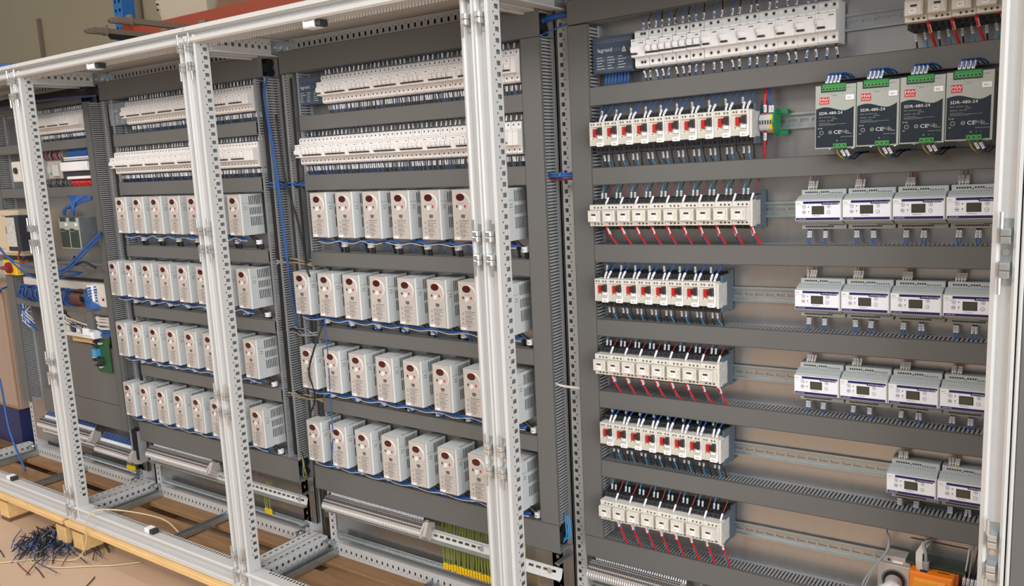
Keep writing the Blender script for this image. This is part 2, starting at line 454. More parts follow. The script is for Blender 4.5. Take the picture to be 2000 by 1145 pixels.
    # base side rails with perforated top and inner face
    for sd, x in ((1, 0.004), (-1, W-.004)):
        m = M(FRAME); xo = x - sd*.042
        lo, hi = min(x, xo), max(x, xo)
        perf(m, lambda u, v: (v, u, .075), 0.0, .29, lo, hi, .02, (lo+hi)/2 + sd*.004, .007, .012, (lo+hi)/2 + sd*.012, .003)
        perf(m, lambda u, v: (x, u, v), 0.0, .29, .022, .075, .03, .055, .011, .010, .04, .0035)
        m.poly([(xo, 0, .022), (xo, .29, .022), (xo, .29, .075), (xo, 0, .075)]); m.poly([(x, 0, .022), (x, .29, .022), (xo, .29, .022), (xo, 0, .022)])
        m.build('base_side_rail', t)
        m = M(GALV); xa = x + sd*.030
        m.box(min(xa, xa+sd*.026), max(xa, xa+sd*.026), .0, .29, .018, .02, GALV); m.box(min(xa, xa+sd*.0018), max(xa, xa+sd*.0018), .0, .29, .02, .045, GALV); m.box(min(xa+sd*.0242, xa+sd*.026), max(xa+sd*.0242, xa+sd*.026), .0, .29, .02, .045, GALV)
        m.build('base_channel', t)
        m = M(GALV, CHROME); m.box(min(x, x+sd*.05), max(x, x+sd*.05), .0045, .03, .064, .068, GALV); m.cyl((x+sd*.03, .018, .068), .008, .006, 'z', 8, CHROME); m.build('floor_bracket', t)
    m = M(GALV); m.box(.50, .528, .0, .29, .020, .023); m.box(.50, .502, .0, .29, .023, .042); m.box(.526, .528, .0, .29, .023, .042); m.build('cross_rail', t)
    m = M(GALV); m.box(-.01, W+.01, -.062, -.058, .02, 1.80, GALV); m.build('rear_panel', t)

# ------------------------------------------------------------------ mounting plates
for k, (x0, x1, z0, z1) in {0: (-3.19, -2.205, .11, 1.765), 1: (-2.105, -1.125, .11, 1.765), 2: (-1.022, -.036, .11, 1.765), 3: (.030, .985, .12, 1.80)}.items():
    m = M(PLATE, GALV); m.box(x0, x1, -.003, 0.0, z0, z1, PLATE)
    m.box(x0, x0+.002, -.015, 0, z0, z1, PLATE); m.box(x1-.002, x1, -.015, 0, z0, z1, PLATE)
    tag(m.build('mounting_plate'), 'bare zinc mounting plate behind the gear of the %s cabinet from the left' % CABN[k], 'metal plate', 'zinc mounting plates')

# ------------------------------------------------------------------ slotted wiring ducts
PACK = M(CABLEK, DARK, CABLED)
def duct(x0, x1, z0, z1, dep, label, orient='h', cover=True, rot=False, pack=True, pitch=.0085, fw=.0052):
    """trunking with slotted side walls; built around its own corner so it can tilt with its row"""
    L = (x1-x0) if orient == 'h' else (z1-z0)
    Hh = (z1-z0) if orient == 'h' else (x1-x0)
    t = thing('wiring_duct', label, 'cable duct', (x0, 0, z0), 'grey slotted wiring ducts', SHROT if rot else 0.0)
    cv = (lambda a0, a1, d0, d1, b0, b1: (a0, a1, d0, d1, b0, b1)) if orient == 'h' else (lambda a0, a1, d0, d1, b0, b1: (b0, b1, d0, d1, a0, a1))
    m = M(DUCTL)
    m.box(*cv(0, L, .0005, .0025, 0, Hh))
    n = int(L/pitch)
    for b0 in (0.0, Hh-.0016):
        m.box(*cv(0, L, .0025, .011, b0, b0+.0016))
        m.box(*cv(0, L, dep-.009, dep-.0015, b0, b0+.0016))
        for i in range(n):
            a = (i+.25)*pitch; m.box(*cv(a, a+fw, .011, dep-.009, b0, b0+.0016))
    m.build('slotted_body', t)
    if cover:
        m = M(DUCT); m.box(*cv(0, L, dep-.0015, dep, -.0008, Hh+.0008)); m.box(*cv(0, L, dep-.007, dep, -.0012, -.0001)); m.box(*cv(0, L, dep-.007, dep, Hh+.0001, Hh+.0012))
        m.build('cover', t)
    if pack:
        r = min(Hh, dep)*.21
        for (qa, qd) in ((.28, .32), (.7, .34), (.48, .66)):
            pts = []
            for i in range(9):
                a = L*(.01+.98*i/8); b = Hh*qa + random.uniform(-.1, .1)*r; dd = dep*qd + random.uniform(-.1, .1)*r
                if orient == 'h': pts.append((x0+a, dd, z0+b + (SH*a if rot else 0)))
                else: pts.append((x0+b, dd, z0+a))
            PACK.tube(pts, r*1.15, random.choice((CABLEK, CABLEK, DARK)), 6, 2)
    return t
D3, D2 = .062, .066
rows3 = [(1.703, 1.760, 'along the very top'), (1.503, 1.546, 'under the tall white breakers'), (1.309, 1.350, 'under the four power supplies'), (1.115, 1.159, 'under the top row of display units'),
         (.924, .966, 'under the second row of display units'), (.733, .777, 'under the third row of display units'), (.544, .588, 'under the lone pair of display units'), (.308, .366, 'lowest, above the sloped terminals')]
for i, (z0, z1, w) in enumerate(rows3):
    xa = .041 if i in (0, 7) else .0985
    xb = .992
    duct(xa, xb, zs(xa, z0), zs(xa, z1), D3, 'horizontal grey duct of the right-hand cabinet, %s' % w, 'h', True, True)
duct(.041, .0965, .367, 1.698, D3, 'upright covered grey duct at the left edge of the right-hand cabinet', 'v')
rows2 = [(1.686, 1.753, 'topmost, above all breakers'), (1.503, 1.547, 'between the two breaker rows'), (1.314, 1.362, 'under the lower breaker row'),
         (1.070, 1.114, 'under the top row of drives'), (.825, .868, 'under the second row of drives'), (.578, .622, 'under the third row of drives'), (.290, .372, 'lowest, under the bottom row of drives')]
for k, dx, nm in ((2, 0.0, 'third'), (1, -1.081, 'second')):
    for i, (z0, z1, w) in enumerate(rows2):
        full = i in (0, 6)
        xa = (-1.036 if full else -.962) + dx; xb = (-.040 if full else -.1005) + dx
        if k == 1 and not full: xb += .005; xa -= .008
        duct(xa, xb, z0, z1, D2, 'horizontal grey duct of the %s cabinet, %s' % (nm, w))
    if k == 2: duct(-.0995, -.041, .374, 1.684, D2, 'upright covered grey duct at the right edge of the third cabinet', 'v')
    else: duct(-1.170, -1.118, .374, 1.684, D2, 'upright open grey duct without cover at the right edge of the second cabinet', 'v', False, False)
    duct(-1.034+dx, -.966+dx-(.008 if k == 1 else 0), .374, 1.684, D2-.006, 'upright open grey duct without cover at the left edge of the %s cabinet' % nm, 'v', False, False)
# far left cabinet
duct(-2.252, -2.212, .31, 1.69, D2, 'upright covered grey duct at the right edge of the far left cabinet', 'v')
duct(-3.13, -3.06, .33, 1.69, D2, 'upright grey duct at the left edge of the far left cabinet', 'v')
for (z0, z1, w) in ((1.690, 1.72, 'above its breaker row'), (1.511, 1.548, 'under its breaker row'), (1.313, 1.354, 'above its two dark supplies'), (.968, 1.02, 'above its blue wired terminals'), (.812, .845, 'under its blue wired terminals')):
    duct(-3.055, -2.254, z0, z1, D2, 'horizontal grey duct of the far left cabinet, %s' % w)
o = PACK.build('packed_wires'); tag(o, 'dark wires packed inside the slotted ducts', 'wires', None, 'stuff')

# ------------------------------------------------------------------ DIN rails
def rail(x0, x1, zc, label, rot=False, dz=0.0, d0=0.0005, mt=None):
    mt = mt or GALV; L = x1-x0
    t = M(mt)
    hs = []; x = .012
    while x < L-.03: hs.append((x, x+.018, -.003, .003)); x += .025
    t.holed(lambda u, v: (u, d0+.0012, v), 0, L, -.0125, .0125, hs, mt)
    for s in (1, -1):
        t.poly([(0, d0+.0012, s*.0125), (L, d0+.0012, s*.0125), (L, d0+.0075, s*.0125), (0, d0+.0075, s*.0125)])
        z0, z1 = sorted((s*.0125, s*.0175)); t.box(0, L, d0+.0066, d0+.0078, z0, z1)
    o = t.build('din_rail'); o.location = (x0, -0.0, zs(x0, zc) if rot else zc)
    if rot: o.rotation_euler = (0, SHROT, 0)
    return tag(o, label, 'rail', 'mounting rails')
for zc, w in ((1.621, 'white breaker row'), (1.429, 'upper starter row'), (1.235, 'upper contactor row'), (1.0375, 'middle starter row'), (.848, 'middle contactor row'), (.656, 'lower starter row'), (.449, 'lower contactor row')):
    rail(.105, .925, zc, 'zinc mounting rail behind the %s of the right-hand cabinet' % w, True)
for k, dx, nm in ((2, 0, 'third'), (1, -1.081, 'second')):
    rail(-.962+dx, -.105+dx, 1.62, 'zinc mounting rail behind the upper breaker row of the %s cabinet' % nm)
    rail(-.962+dx, -.105+dx, 1.436, 'zinc mounting rail behind the lower breaker row of the %s cabinet' % nm)
rail(-2.98, -2.256, 1.62, 'zinc mounting rail behind the breaker row of the far left cabinet')

# ------------------------------------------------------------------ variable speed drives
DW, DH, DD = .069, .141, .095
def drive_proto(label, loc, group):
    t = thing('motor_drive', label, 'motor drive', loc, group)
    m = M(DRIVES, DARK)
    hs = []
    for (za, zb, off) in ((.104, .134, 0), (.070, .094, .003), (.031, .062, .005)):
        for i in range(8): hs.append((.006+i*.0072-off*.3, .0092+i*.0072-off*.3, za, zb))
    m.holed(lambda u, v: (DW, u, v), .004, DD-.004, 0, DH, hs, DRIVES)
    m.poly([(DW-.012, .005, .02), (DW-.012, DD-.03, .02), (DW-.012, DD-.03, .138), (DW-.012, .005, .138)], DARK)
    m.poly([(DW, DD-.004, 0), (DW-.004, DD, 0), (DW-.004, DD, DH), (DW, DD-.004, DH)], DRIVES)
    m.poly([(0, .004, 0), (0, DD, 0), (0, DD, DH), (0, .004, DH)], DRIVES)
    m.poly([(0, .004, 0), (DW, .004, 0), (DW, .004, DH), (0, .004, DH)], DRIVES)
    m.poly([(0, .004, 0), (DW, .004, 0), (DW, DD-.004, 0), (DW-.004, DD, 0), (0, DD, 0)], DRIVES)
    th = [(DW-.011, DW-.003, .012+i*.0075, .0152+i*.0075) for i in range(8)]
    m.holed(lambda u, v: (u, v, DH), 0, DW, .004, DD-.004, th, DRIVES)
    m.poly([(0, DD-.004, DH), (DW, DD-.004, DH), (DW-.004, DD, DH), (0, DD, DH)], DRIVES)
    m.poly([(DW-.014, .01, DH-.008), (DW, .01, DH-.008), (DW, DD-.02, DH-.008), (DW-.014, DD-.02, DH-.008)], DARK)
    for z in (.0965, .0895): m.box(DW, DW+.0006, .070, .083, z, z+.0011, INK)
    m.box(DW, DW+.0004, DD-.03, DD-.004, .1087, .1094, INKG)
    m.build('housing', t)
    m = M(DRIVEF, INKG, INK, WHITEP); m.box(0, DW-.0045, DD, DD+.0025, .0005, DH-.0005, DRIVEF, .0015)
    f = DD+.0029
    m.box(.030, .043, f-.0004, f, .064, .072, INK); m.text('iC5', .0365, .066, f+.0002, .0045, DRIVEF, 1.0, 'c'); m.box(.032, .042, f-.0004, f, .0605, .062, INKG)
    m.text('LS', .0335, .0085, f, .0062, INK, 1.1, 'c', .15)
    for i, (z, n) in enumerate(((.0545, 1), (.0395, 2), (.0265, 3))):
        m.prism([(.010, z-.008), (.017, z-.008), (.0135, z-.001)], f-.0003, f, INKG, 'd'); m.prism([(.0115, z-.0072), (.0155, z-.0072), (.0135, z-.0032)], f, f+.0001, DRIVEF, 'd')
    for j in range(12):
        z = .0545 - j*.0036
        m.box(.0215, .0215+random.uniform(.018, .036), f-.0003, f, z, z+(.0016 if j in (0, 4, 8) else .0009), INKG)
    m.box(.003, .0225, f-.0006, f+.0002, .003, .0095, WHITEP); m.text('4A1', .005, .0048, f+.0005, .0026, INKG)
    fp = m.build('front_panel', t)
    cx, cz = .0345, .104
    m = M(DRIVER, INKG); m.dome(cx, cz, DD+.002, .0285, .0285, .003, DRIVER, 24); m.disc(cx, cz, DD+.0052, .0245, .0245, DRIVEF, 24)
    m.box(cx-.010, cx+.010, DD+.0052, DD+.0055, cz-.0015, cz-.001, INKG); m.build('keypad_ring', t)
    m = M(SMOKED, BLACK); m.dome(cx-.003, cz+.0155, DD+.0048, .0155, .0105, .0012, SMOKED, 20); m.build('display_window', t)
    m = M(INK); m.dome(cx-.0155, cz-.009, DD+.0048, .003, .0045, .0016, GREENB, 10); m.build('run_key', t)
    m = M(REDP); m.dome(cx+.0125, cz-.009, DD+.0048, .003, .0045, .0016, REDP, 10); m.build('stop_key', t)
    m = M(WHITEP); m.dome(cx-.002, cz-.0145, DD+.0048, .0072, .0082, .004, DRIVER, 14); m.build('dial_knob', t)
    return t
rowd = [(1.166, 'top'), (.911, 'second'), (.660, 'third'), (.406, 'bottom')]
DRIVE = None; DRV = []
for k, nm, x0s, pit in ((2, 'third', (-.904, -1.016), .1155), (1, 'second', (-2.032, -2.140), .1178)):
    for ri, (zb, rn) in enumerate(rowd):
        n = 7 if ri == 0 else 8
        for i in range(n):
            x = x0s[0 if ri == 0 else 1] + i*pit
            lab = 'pale beige motor drive, %s from left, %s drive row, %s cabinet' % (nth(i+1), rn, nm)
            g = 'motor drives in the %s row of the %s cabinet' % (rn, nm)
            if DRIVE is None: DRIVE = drive_proto(lab, (x, .004, zb), g)
            else: clone(DRIVE, (x, .004, zb), lab, g)
            DRV.append((k, nm, ri, rn, i, x, zb))

# ------------------------------------------------------------------ miniature breakers
def breaker_mesh(w, poles, rccb, wide, off, small):
    """body profile with raised nose; returns the body mesh builder and the toggle slots"""
    m = M(WHITEB if small else WHITEP, BROWNB, INKG)
    P = [(.002, -.042), (.050, -.042), (.055, -.038), (.055, -.0205), (.0605, -.0200), (.075, -.0185), (.075, .0215), (.0605, .0232), (.055, .0238), (.055, .038), (.050, .043), (.002, .043)]
    m.prism(P, .0002, w-.0002)
    pw = .01625
    return m
def breaker_proto(name, label, cat, loc, group, kind, small):
    t = thing(name, label, cat, loc, group)
    w = {'rccb': .0365, 'mcb': .0325, 'rcbo': .041, 'end': .016}[kind]
    m = breaker_mesh(w, 2, kind == 'rccb', kind == 'rcbo', 0, small)
    body = WHITEB if small else WHITEP
    n_scr = {'rccb': [.0185-.009+.009, .0185+.0078] if not small else [.010, .026], 'mcb': [.008, .0245], 'rcbo': [.016, .0325], 'end': [.008]}[kind]
    for x in n_scr:
        for z in (.0345, -.030):
            if small: m.cyl((x, .0548, z), .0024, .0006, 'd', 8, INK)
            else: m.disc(x, z, .0553, .0048, .0052, CREAM, 14, .62); m.cyl((x, .0545, z), .0032, .0007, 'd', 10, INK)
    m.box(.0006, w-.0006, .0747, .0753, .0165, .0170, INKG)
    if not small:
        m.text('legrand' if False else 'acti9', .0205 if kind != 'mcb' else .003, .0182, .0753, .0022, GREENL); m.box(.003, .010, .0747, .0753, .0178, .0188, INK)
    m.build('case', t)
    dark = M(BROWNB)
    tog = {'rccb': [.0085], 'mcb': [.0082, .0245], 'rcbo': [.012], 'end': []}[kind]
    if kind == 'rcbo' and not small:
        c = M(body); c.box(.0005, .0065, .075, .080, -.004, .006, body, .001); c.box(.008, .014, .0752, .0768, .0108, .0128, WHITEP); c.build('test_button', t)
    for x in tog:
        g = M(body, INK)
        ww = .0062 if kind == 'mcb' else .0068
        g.prism([(.075, -.010), (.0795, -.0095), (.0830, -.0045), (.0815, .0035), (.0775, .0065), (.075, .0065)], x-ww, x-ww+.0042, body)
        g.prism([(.075, -.010), (.0785, -.0095), (.0800, -.0045), (.0790, .0035), (.0765, .0055), (.075, .0055)], x-ww+.0042, x+ww-.001, body)
        g.build('toggle', t)
    if tog:
        lo = tog[0]-.0078; hi = tog[-1]+.0078
        dark.box(max(lo, .0003), min(hi, w-.0003), .0745, .0795, -.0135, -.0100, BROWNB, .0008); dark.build('toggle_bar', t)
    if kind != 'end':
        c = M(WHITEP, INKG); xa = .0185 if kind == 'rccb' else (.0175 if kind == 'mcb' else .0235); xb = w-.001
        c.box(xa, xb, .0748, .0760, .0065, .0160, WHITEP); c.box(xa+.003, xb-.0035, .0760, .0762, .0105, .0128, INKG); c.build('marker_window', t)
    return t
BP = {}
def put_breaker(kind, small, x, z, label, group):
    nm = {'rccb': 'residual_current_breaker', 'mcb': 'two_pole_breaker', 'rcbo': 'combined_breaker', 'end': 'single_pole_breaker'}[kind]
    key = (kind, small)
    if key not in BP: BP[key] = breaker_proto(nm, label, 'circuit breaker', (x, .0085, z), group, kind, small)
    else: clone(BP[key], (x, .0085, z), label, group)
# right-hand cabinet row (front faces .075 from plate incl. rail)
x = .2245; g = 'white breakers in the top row of the right-hand cabinet'
put_breaker('rccb', False, x, zs(x, 1.6205), 'glossy white residual current breaker beside the smoked distribution block', g); x += .0375
for i in range(4):
    put_breaker('mcb', False, x, zs(x, 1.6205), 'glossy white two-toggle breaker, %s of the four in the right-hand cabinet' % nth(i+1), g); x += .0338
for i in range(7):
    put_breaker('rcbo', False, x, zs(x, 1.6205), 'glossy white wide breaker with one toggle, %s of seven in the right-hand cabinet' % nth(i+1), g); x += .0412
# breaker rows of the third, second and far left cabinets
BRK = []
for (nm, x0, zc, rn, ng) in (('third', -.851, 1.6205, 'upper', 7), ('third', -.9745, 1.4365, 'lower', 8), ('second', -1.946, 1.6235, 'upper', 7), ('second', -2.066, 1.438, 'lower', 8), ('far left', -2.655, 1.622, 'only', 3)):
    x = x0; nr = nb = 0; g = 'small breakers in the %s breaker row of the %s cabinet' % (rn, nm)
    for i in range(ng):
        nr += 1; put_breaker('rccb', True, x, zc, 'small white residual current breaker, %s from left, %s breaker row, %s cabinet' % (nth(nr), rn, nm), g); BRK.append((x, zc)); x += .0365
        for j in range(2):
            nb += 1; put_breaker('mcb', True, x, zc, 'small white two-toggle breaker, %s from left, %s breaker row, %s cabinet' % (nth(nb), rn, nm), g); BRK.append((x, zc)); x += .0338
    lim = {'third': -.108, 'second': -1.174, 'far left': -2.262}[nm]; q = 0
    while x + .016 < lim + .004:
        q += 1; put_breaker('end', True, x, zc, 'narrow white breaker without toggle, %s at row end, %s breaker row, %s cabinet' % (nth(q), rn, nm), g); BRK.append((x, zc)); x += .0165

# smoked distribution blocks
def dist_block(x, z, w, label, cover):
    t = thing('distribution_block', label, 'terminal block', (x, .0085, z), 'distribution blocks')
    m = M(cover, GALV); m.box(0, w, 0, .034, -.042, .043, SLATE, .002); m.build('base', t)
    m = M(BRASS, CHROME)
    for r in range(4):
        m.box(.004, w-.004, .034, .038, -.036+r*.022, -.029+r*.022, CHROME)
        for i in range(12): m.cyl((.008+i*(w-.016)/11, .038, -.0325+r*.022), .002, .0015, 'd', 6, INK)
    m.build('copper_bars', t)
    m = M(cover); m.box(-.0005, w+.0005, .030, .044, -.043, .044, cover, .002)
    m.build('cover', t)
    m = M(WHITEI); m.text('legrand', .014*w/.105, .008, .0447, .009*w/.105, WHITEI, .95)
    xx = .078*w/.105
    m.poly([(xx, .0447, .004), (xx+.012, .0447, .004), (xx+.006, .0447, .018)]); m.poly([(xx+.003, .0449, .0058), (xx+.009, .0449, .0058), (xx+.006, .0449, .0135)], LEGR)
    for r in range(5):
        zz = -.006-r*.0065
        for q in range(3): m.box(.012+q*.028*w/.105, .012+q*.028*w/.105+random.uniform(.010, .022)*w/.105, .0444, .0447, zz, zz+.0012, SLEEVE)
    m.build('printed_text', t)
    return t
dist_block(.104, zs(.13, 1.6195), .108, 'smoked distribution block with blue wires below, right-hand cabinet', LEGR)
dist_block(-.974, 1.624, .115, 'smoked distribution block left of the upper breakers, third cabinet', LEGR)
dist_block(-2.085, 1.628, .128, 'bare shiny distribution block left of the upper breakers, second cabinet', GALV)

# ------------------------------------------------------------------ motor starters (red and black buttons)
GW = .0395
def starter_proto(label, loc, group):
    t = thing('motor_starter', label, 'motor starter', loc, group)
    m = M(BLACK, DARK, SLATE); m.box(.0006, GW-.0006, 0, .070, -.044, .043, BLACK, .001); m.box(.001, GW-.001, .0695, .0704, -.0262, -.0256, SLATE); m.box(.001, GW-.001, .0695, .0704, -.0425, -.042, SLATE)
    for i in range(3):
        xc = .008 + i*.0115
        m.cyl((xc, .0696, -.035), .0036, .0008, 'd', 10, DARK); m.box(xc-.004, xc+.004, .030, .062, -.0446, -.044, DARK)
        m.cyl((xc, .0696, .038), .0036, .0008, 'd', 8, DARK); m.box(xc-.004, xc+.004, .030, .062, .043, .0436, DARK)
    m.build('base', t)
    m = M(CREAM, CREAMG, INKG)
    m.box(.0004, GW-.0004, .070, .096, -.0245, .0195, CREAM, .0008)
    m.box(.0002, GW-.0002, .070, .099, .0195, .0315, CREAM, .0008)
    m.box(.0004, GW-.0015, .096, .0975, -.0245, -.0105, CREAMG); m.box(.0030, GW-.003, .096, .0966, -.0125, -.0120, INK)
    m.box(.0005, .0020, .096, .0985, -.0245, .0195, CREAM)
    m.box(GW-.0042, GW-.0006, .096, .0985, -.0245, .0195, WHITEP)
    m.box(.018, .030, .0975, .0977, -.0145, -.0140, GREENL)
    m.build('front_block', t)
    m = M(REDP); m.box(.0105, .0200, .096, .1015, -.0035, .0155, REDP, .0012); m.build('stop_button', t)
    m = M(BROWNB); m.prism([(.0215, .0040), (.0345, .0005), (.0355, .0180), (.0255, .0175)], .096, .106, BROWNB, 'd'); m.build('start_button', t)
    m = M(WHITEP, INKG); m.box(.0205, .0335, .096, .1005, -.0090, -.0005, WHITEP, .001); m.box(.0225, .0235, .1005, .1008, -.0075, -.002, INKG); m.build('lever', t)
    m = M(INK); m.cyl((.0085, .0962, -.0075), .0013, .0006, 'd', 8, INK); m.build('test_hole', t)
    m = M(WHITEP, INK); m.box(.0195, .0372, .0975, .0992, -.0268, -.0170, WHITEP, .0005); m.text('4Q1', .0235, -.0236, .0994, .0036, INK); m.build('marker_plate', t)
    for xc in (.0060, .0128, .0245, .0318):
        s = M(INKG, DARK); s.disc(xc, .0258, .0993, .0031, .0036, CREAMG, 12, .72); s.cyl((xc, .0985, .0258), .0023, .0006, 'd', 8, INKG); s.build('terminal_screw', t)
    return t
STP = None; ST = []
for (zc, x0, n, rn) in ((1.4285, .1165, 10, 'upper'), (1.0465, .1175, 8, 'middle'), (.6745, .1195, 8, 'lower')):
    for i in range(n):
        x = x0 + i*GW
        lab = 'cream motor starter with red button, %s from the left in the %s starter row' % (nth(i+1), rn)
        g = 'motor starters in the %s row' % rn
        if STP is None: STP = starter_proto(lab, (x, .0035, zs(x, zc)), g)
        else: clone(STP, (x, .0035, zs(x, zc)), lab, g)
        ST.append((x, zs(x, zc), i, rn, n))
def sideplate(x, z, label, lo=-.044, hi=.043):
    t = thing('auxiliary_contact_block', label, 'switch module', (x, .0035, z), 'side modules at the row ends')
    m = M(SLATE, STICK, DARK); m.box(0, .0055, 0, .072, lo, hi, SLATE, .001); m.box(0, .0055, .0, .02, hi, hi+.008, SLATE); m.box(0, .0055, .0, .02, lo-.004, lo, SLATE); m.build('case', t)
    m = M(STICK); m.box(.0055, .0060, .044, .094, -.028, .026, STICK); m.box(0, .0055, .072, .094, -.03, .028, CREAM); m.build('printed_side', t)
sideplate(.1165+10*GW, zs(.51, 1.4285), 'narrow grey module at the right end of the upper starter row')
sideplate(.1175+8*GW, zs(.43, 1.0465), 'narrow grey module with printed side at the end of the middle starter row')
sideplate(.1195+8*GW, zs(.43, .6745), 'narrow grey module with printed side at the end of the lower starter row')

# ------------------------------------------------------------------ contactors
CW = .0404
def contactor_proto(label, loc, group):
    t = thing('contactor', label, 'contactor', loc, group)
    m = M(BLACK, DARK); m.box(.0004, CW-.0004, 0, .070, -.0365, .0370, BLACK, .001)
    for i in range(3):
        xc = .010 + i*.0115
        for z in (.0330, -.0325): m.cyl((xc, .0696, z), .0034, .0008, 'd', 8, DARK)
        m.box(xc-.004, xc+.004, .030, .062, .037, .0376, DARK)
    m.build('base', t)
    m = M(CREAM, INKG)
    m.box(.0003, CW-.0003, .070, .0965, -.0260, -.0140, CREAM, .0008); m.box(.0003, CW-.0003, .070, .0965, .0140, .0260, CREAM, .0008)
    m.box(.0006, CW-.0006, .070, .094, -.0145, .0145, CREAM)
    m.build('housing', t)
    m = M(CREAM, INKG); m.box(.0010, .0335, .094, .1085, -.0150, .0130, CREAM, .0012); m.box(.004, .031, .1085, .1088, .0105, .0108, INKG); m.box(.0305, .0309, .1085, .1088, -.008, .008, INKG); m.build('front_nose', t)
    m = M(BROWNB); m.box(.0115, .0230, .1080, .1088, .0008, .0048, BROWNB); m.build('indicator_window', t)
    m = M(WHITEP, INK); m.box(.0098, .0225, .1085, .1096, -.0118, -.0018, WHITEP, .0005); m.text('4K1', .0118, -.0075, .1098, .0032, INKG); m.build('marker_plate', t)
    for xc in (.0150, .0245, .0340):
        for z in (.0195, -.0205):
            s = M(INKG, DARK); s.disc(xc, z, .0968, .0029, .0033, CREAMG, 12, .7); s.cyl((xc, .0961, z), .0021, .0007, 'd', 8, INK); s.build('terminal_screw', t)
    return t
COP = None; CO = []
for (zc, x0, n, rn) in ((1.2350, .1085, 10, 'upper'), (.8590, .1100, 8, 'middle'), (.4685, .1125, 8, 'lower'), (1.6190, .8165, 4, 'topmost')):
    for i in range(n):
        x = x0 + i*CW
        if rn == 'topmost': lab = 'cream contactor, %s from the left in the short group at the top right corner' % nth(i+1)
        else: lab = 'cream contactor, %s from the left in the %s contactor row of the right-hand cabinet' % (nth(i+1), rn)
        g = 'contactors in the %s row' % rn
        if COP is None: COP = contactor_proto(lab, (x, .0035, zs(x, zc)), g)
        else: clone(COP, (x, .0035, zs(x, zc)), lab, g)
        CO.append((x, zs(x, zc), i, rn, n))
for zc, x, rn in ((1.2350, .1085+10*CW, 'upper'), (.8590, .1100+8*CW, 'middle'), (.4685, .1125+8*CW, 'lower')):
    sideplate(x, zs(x, zc), 'cream sided grey module at the right end of the %s contactor row' % rn, -.0365, .037)

# ------------------------------------------------------------------ light controllers with display
KW = .0975
def controller_proto(label, loc, group):
    t = thing('display_controller', label, 'control unit', loc, group, SHROT)
    m = M(GREYD, INK, INKG)
    m.box(.004, KW, 0, .030, -.043, .043, GREYD, .001)
    for i in range(17):
        x = .013 + i*.0046
        if i in (6,) or i > 10: m.box(x, x+.0028, .0298, .0302, .0335, .0365, INKG)
        else: m.cyl((x+.0014, .0297, .0372), .0019, .0008, 'd', 8, INK)
        m.box(x+.0008, x+.0020, .0298, .0302, .029, .0315, INKG)
    m.box(.062, .094, .0298, .0306, -.0345, -.0320, INK)
    for i in range(14):
        x = .013 + i*.0043; m.cyl((x+.0014, .0297, -.0375), .0019, .0008, 'd', 8, INK); m.cyl((x+.0014, .0297, -.032), .0009, .0008, 'd', 6, INKG)
    m.build('terminal_base', t)
    m = M(GREYD, INKG); m.prism([(.030, -.0335), (.044, -.030), (.056, -.0245), (.056, .0245), (.044, .0290), (.030, .0320)], .0015, KW-.0015, GREYD)
    for i in range(20):
        x = .006 + i*.0045; m.prism([(.0445, .0288), (.032, .0318), (.032, .0325), (.0445, .0295)], x, x+.0018, GREYP)
    m.build('collar', t)
    m = M(GREYP, PANEL, NAVY, WHITEI, INK, INKG)
    m.box(0, KW-.0008, .056, .064, -.0225, .0218, GREYP, .0012); f = .0643
    m.box(.0012, KW-.0035, .0638, f, -.0208, .0203, PANEL); f += .0003
    m.box(.0175, KW-.0042, f-.0004, f, .0146, .0196, NAVY); m.box(.056, KW-.0075, f-.0004, f, .0118, .0160, NAVY)
    m.text('ASTRAL', .0580, .0132, f+.0002, .0030, WHITEI, 1.25); m.text('POOL', .0765, .0132, f+.0002, .0026, PANEL, 1.0)
    m.box(KW-.0115, KW-.0065, f, f+.0002, .0140, .0146, WHITEI); m.box(KW-.0105, KW-.0055, f, f+.0002, .0155, .0160, WHITEI)
    m.box(.0020, KW-.0045, f-.0004, f, -.0206, -.0154, NAVY); m.text('LumiPlus DMX', .0050, -.0189, f+.0002, .0020, PANEL)
    m.text('DMX address', .0455, -.0122, f+.0002, .0019, INK, 1.0, 'c')
    m.cyl((.0285, f-.0004, .0078), .0012, .0004, 'd', 10, INK); m.cyl((.0285, f-.0004, -.0022), .0012, .0004, 'd', 10, INK); m.text('ON', .0285, -.0068, f, .0014, INKG, 1.0, 'c')
    m.build('front_panel', t); f += .0002
    m = M(BLACK, LCD); m.box(.0352, .0610, .0638, f+.0006, -.0085, .0095, BLACK, .001); m.box(.0372, .0592, f+.0006, f+.0009, -.0070, .0078, LCD); m.build('display', t)
    for (x, z, s) in ((.0195, .0082, 'm'), (.0190, -.0032, 'e'), (.0705, .0082, '+'), (.0700, -.0042, '-')):
        b = M(INKG, PANEL); b.disc(x, z, f, .0036, .0039, INKG, 18, .82); b.disc(x, z, f, .0029, .0031, PANEL, 14)
        if s == '+': b.disc(x, z, f+.0002, .0011, .0013, INK, 8)
        elif s == '-': b.box(x-.0013, x+.0013, f, f+.0002, z-.0003, z+.0003, INK)
        elif s == 'm': b.disc(x, z, f+.0002, .0012, .0011, INK, 8)
        else: b.box(x-.0022, x+.0022, f, f+.0002, z-.0008, z+.0008, INK)
        b.build('push_button', t)
    m = M(WHITEP, INKG); m.box(.0016, .0165, .0641, f+.0008, .0118, .0198, WHITEP); m.text('4R21', .0035, .0146, f+.0010, .0026, INKG); m.build('marker_label', t)
    return t
KP = None; KO = []
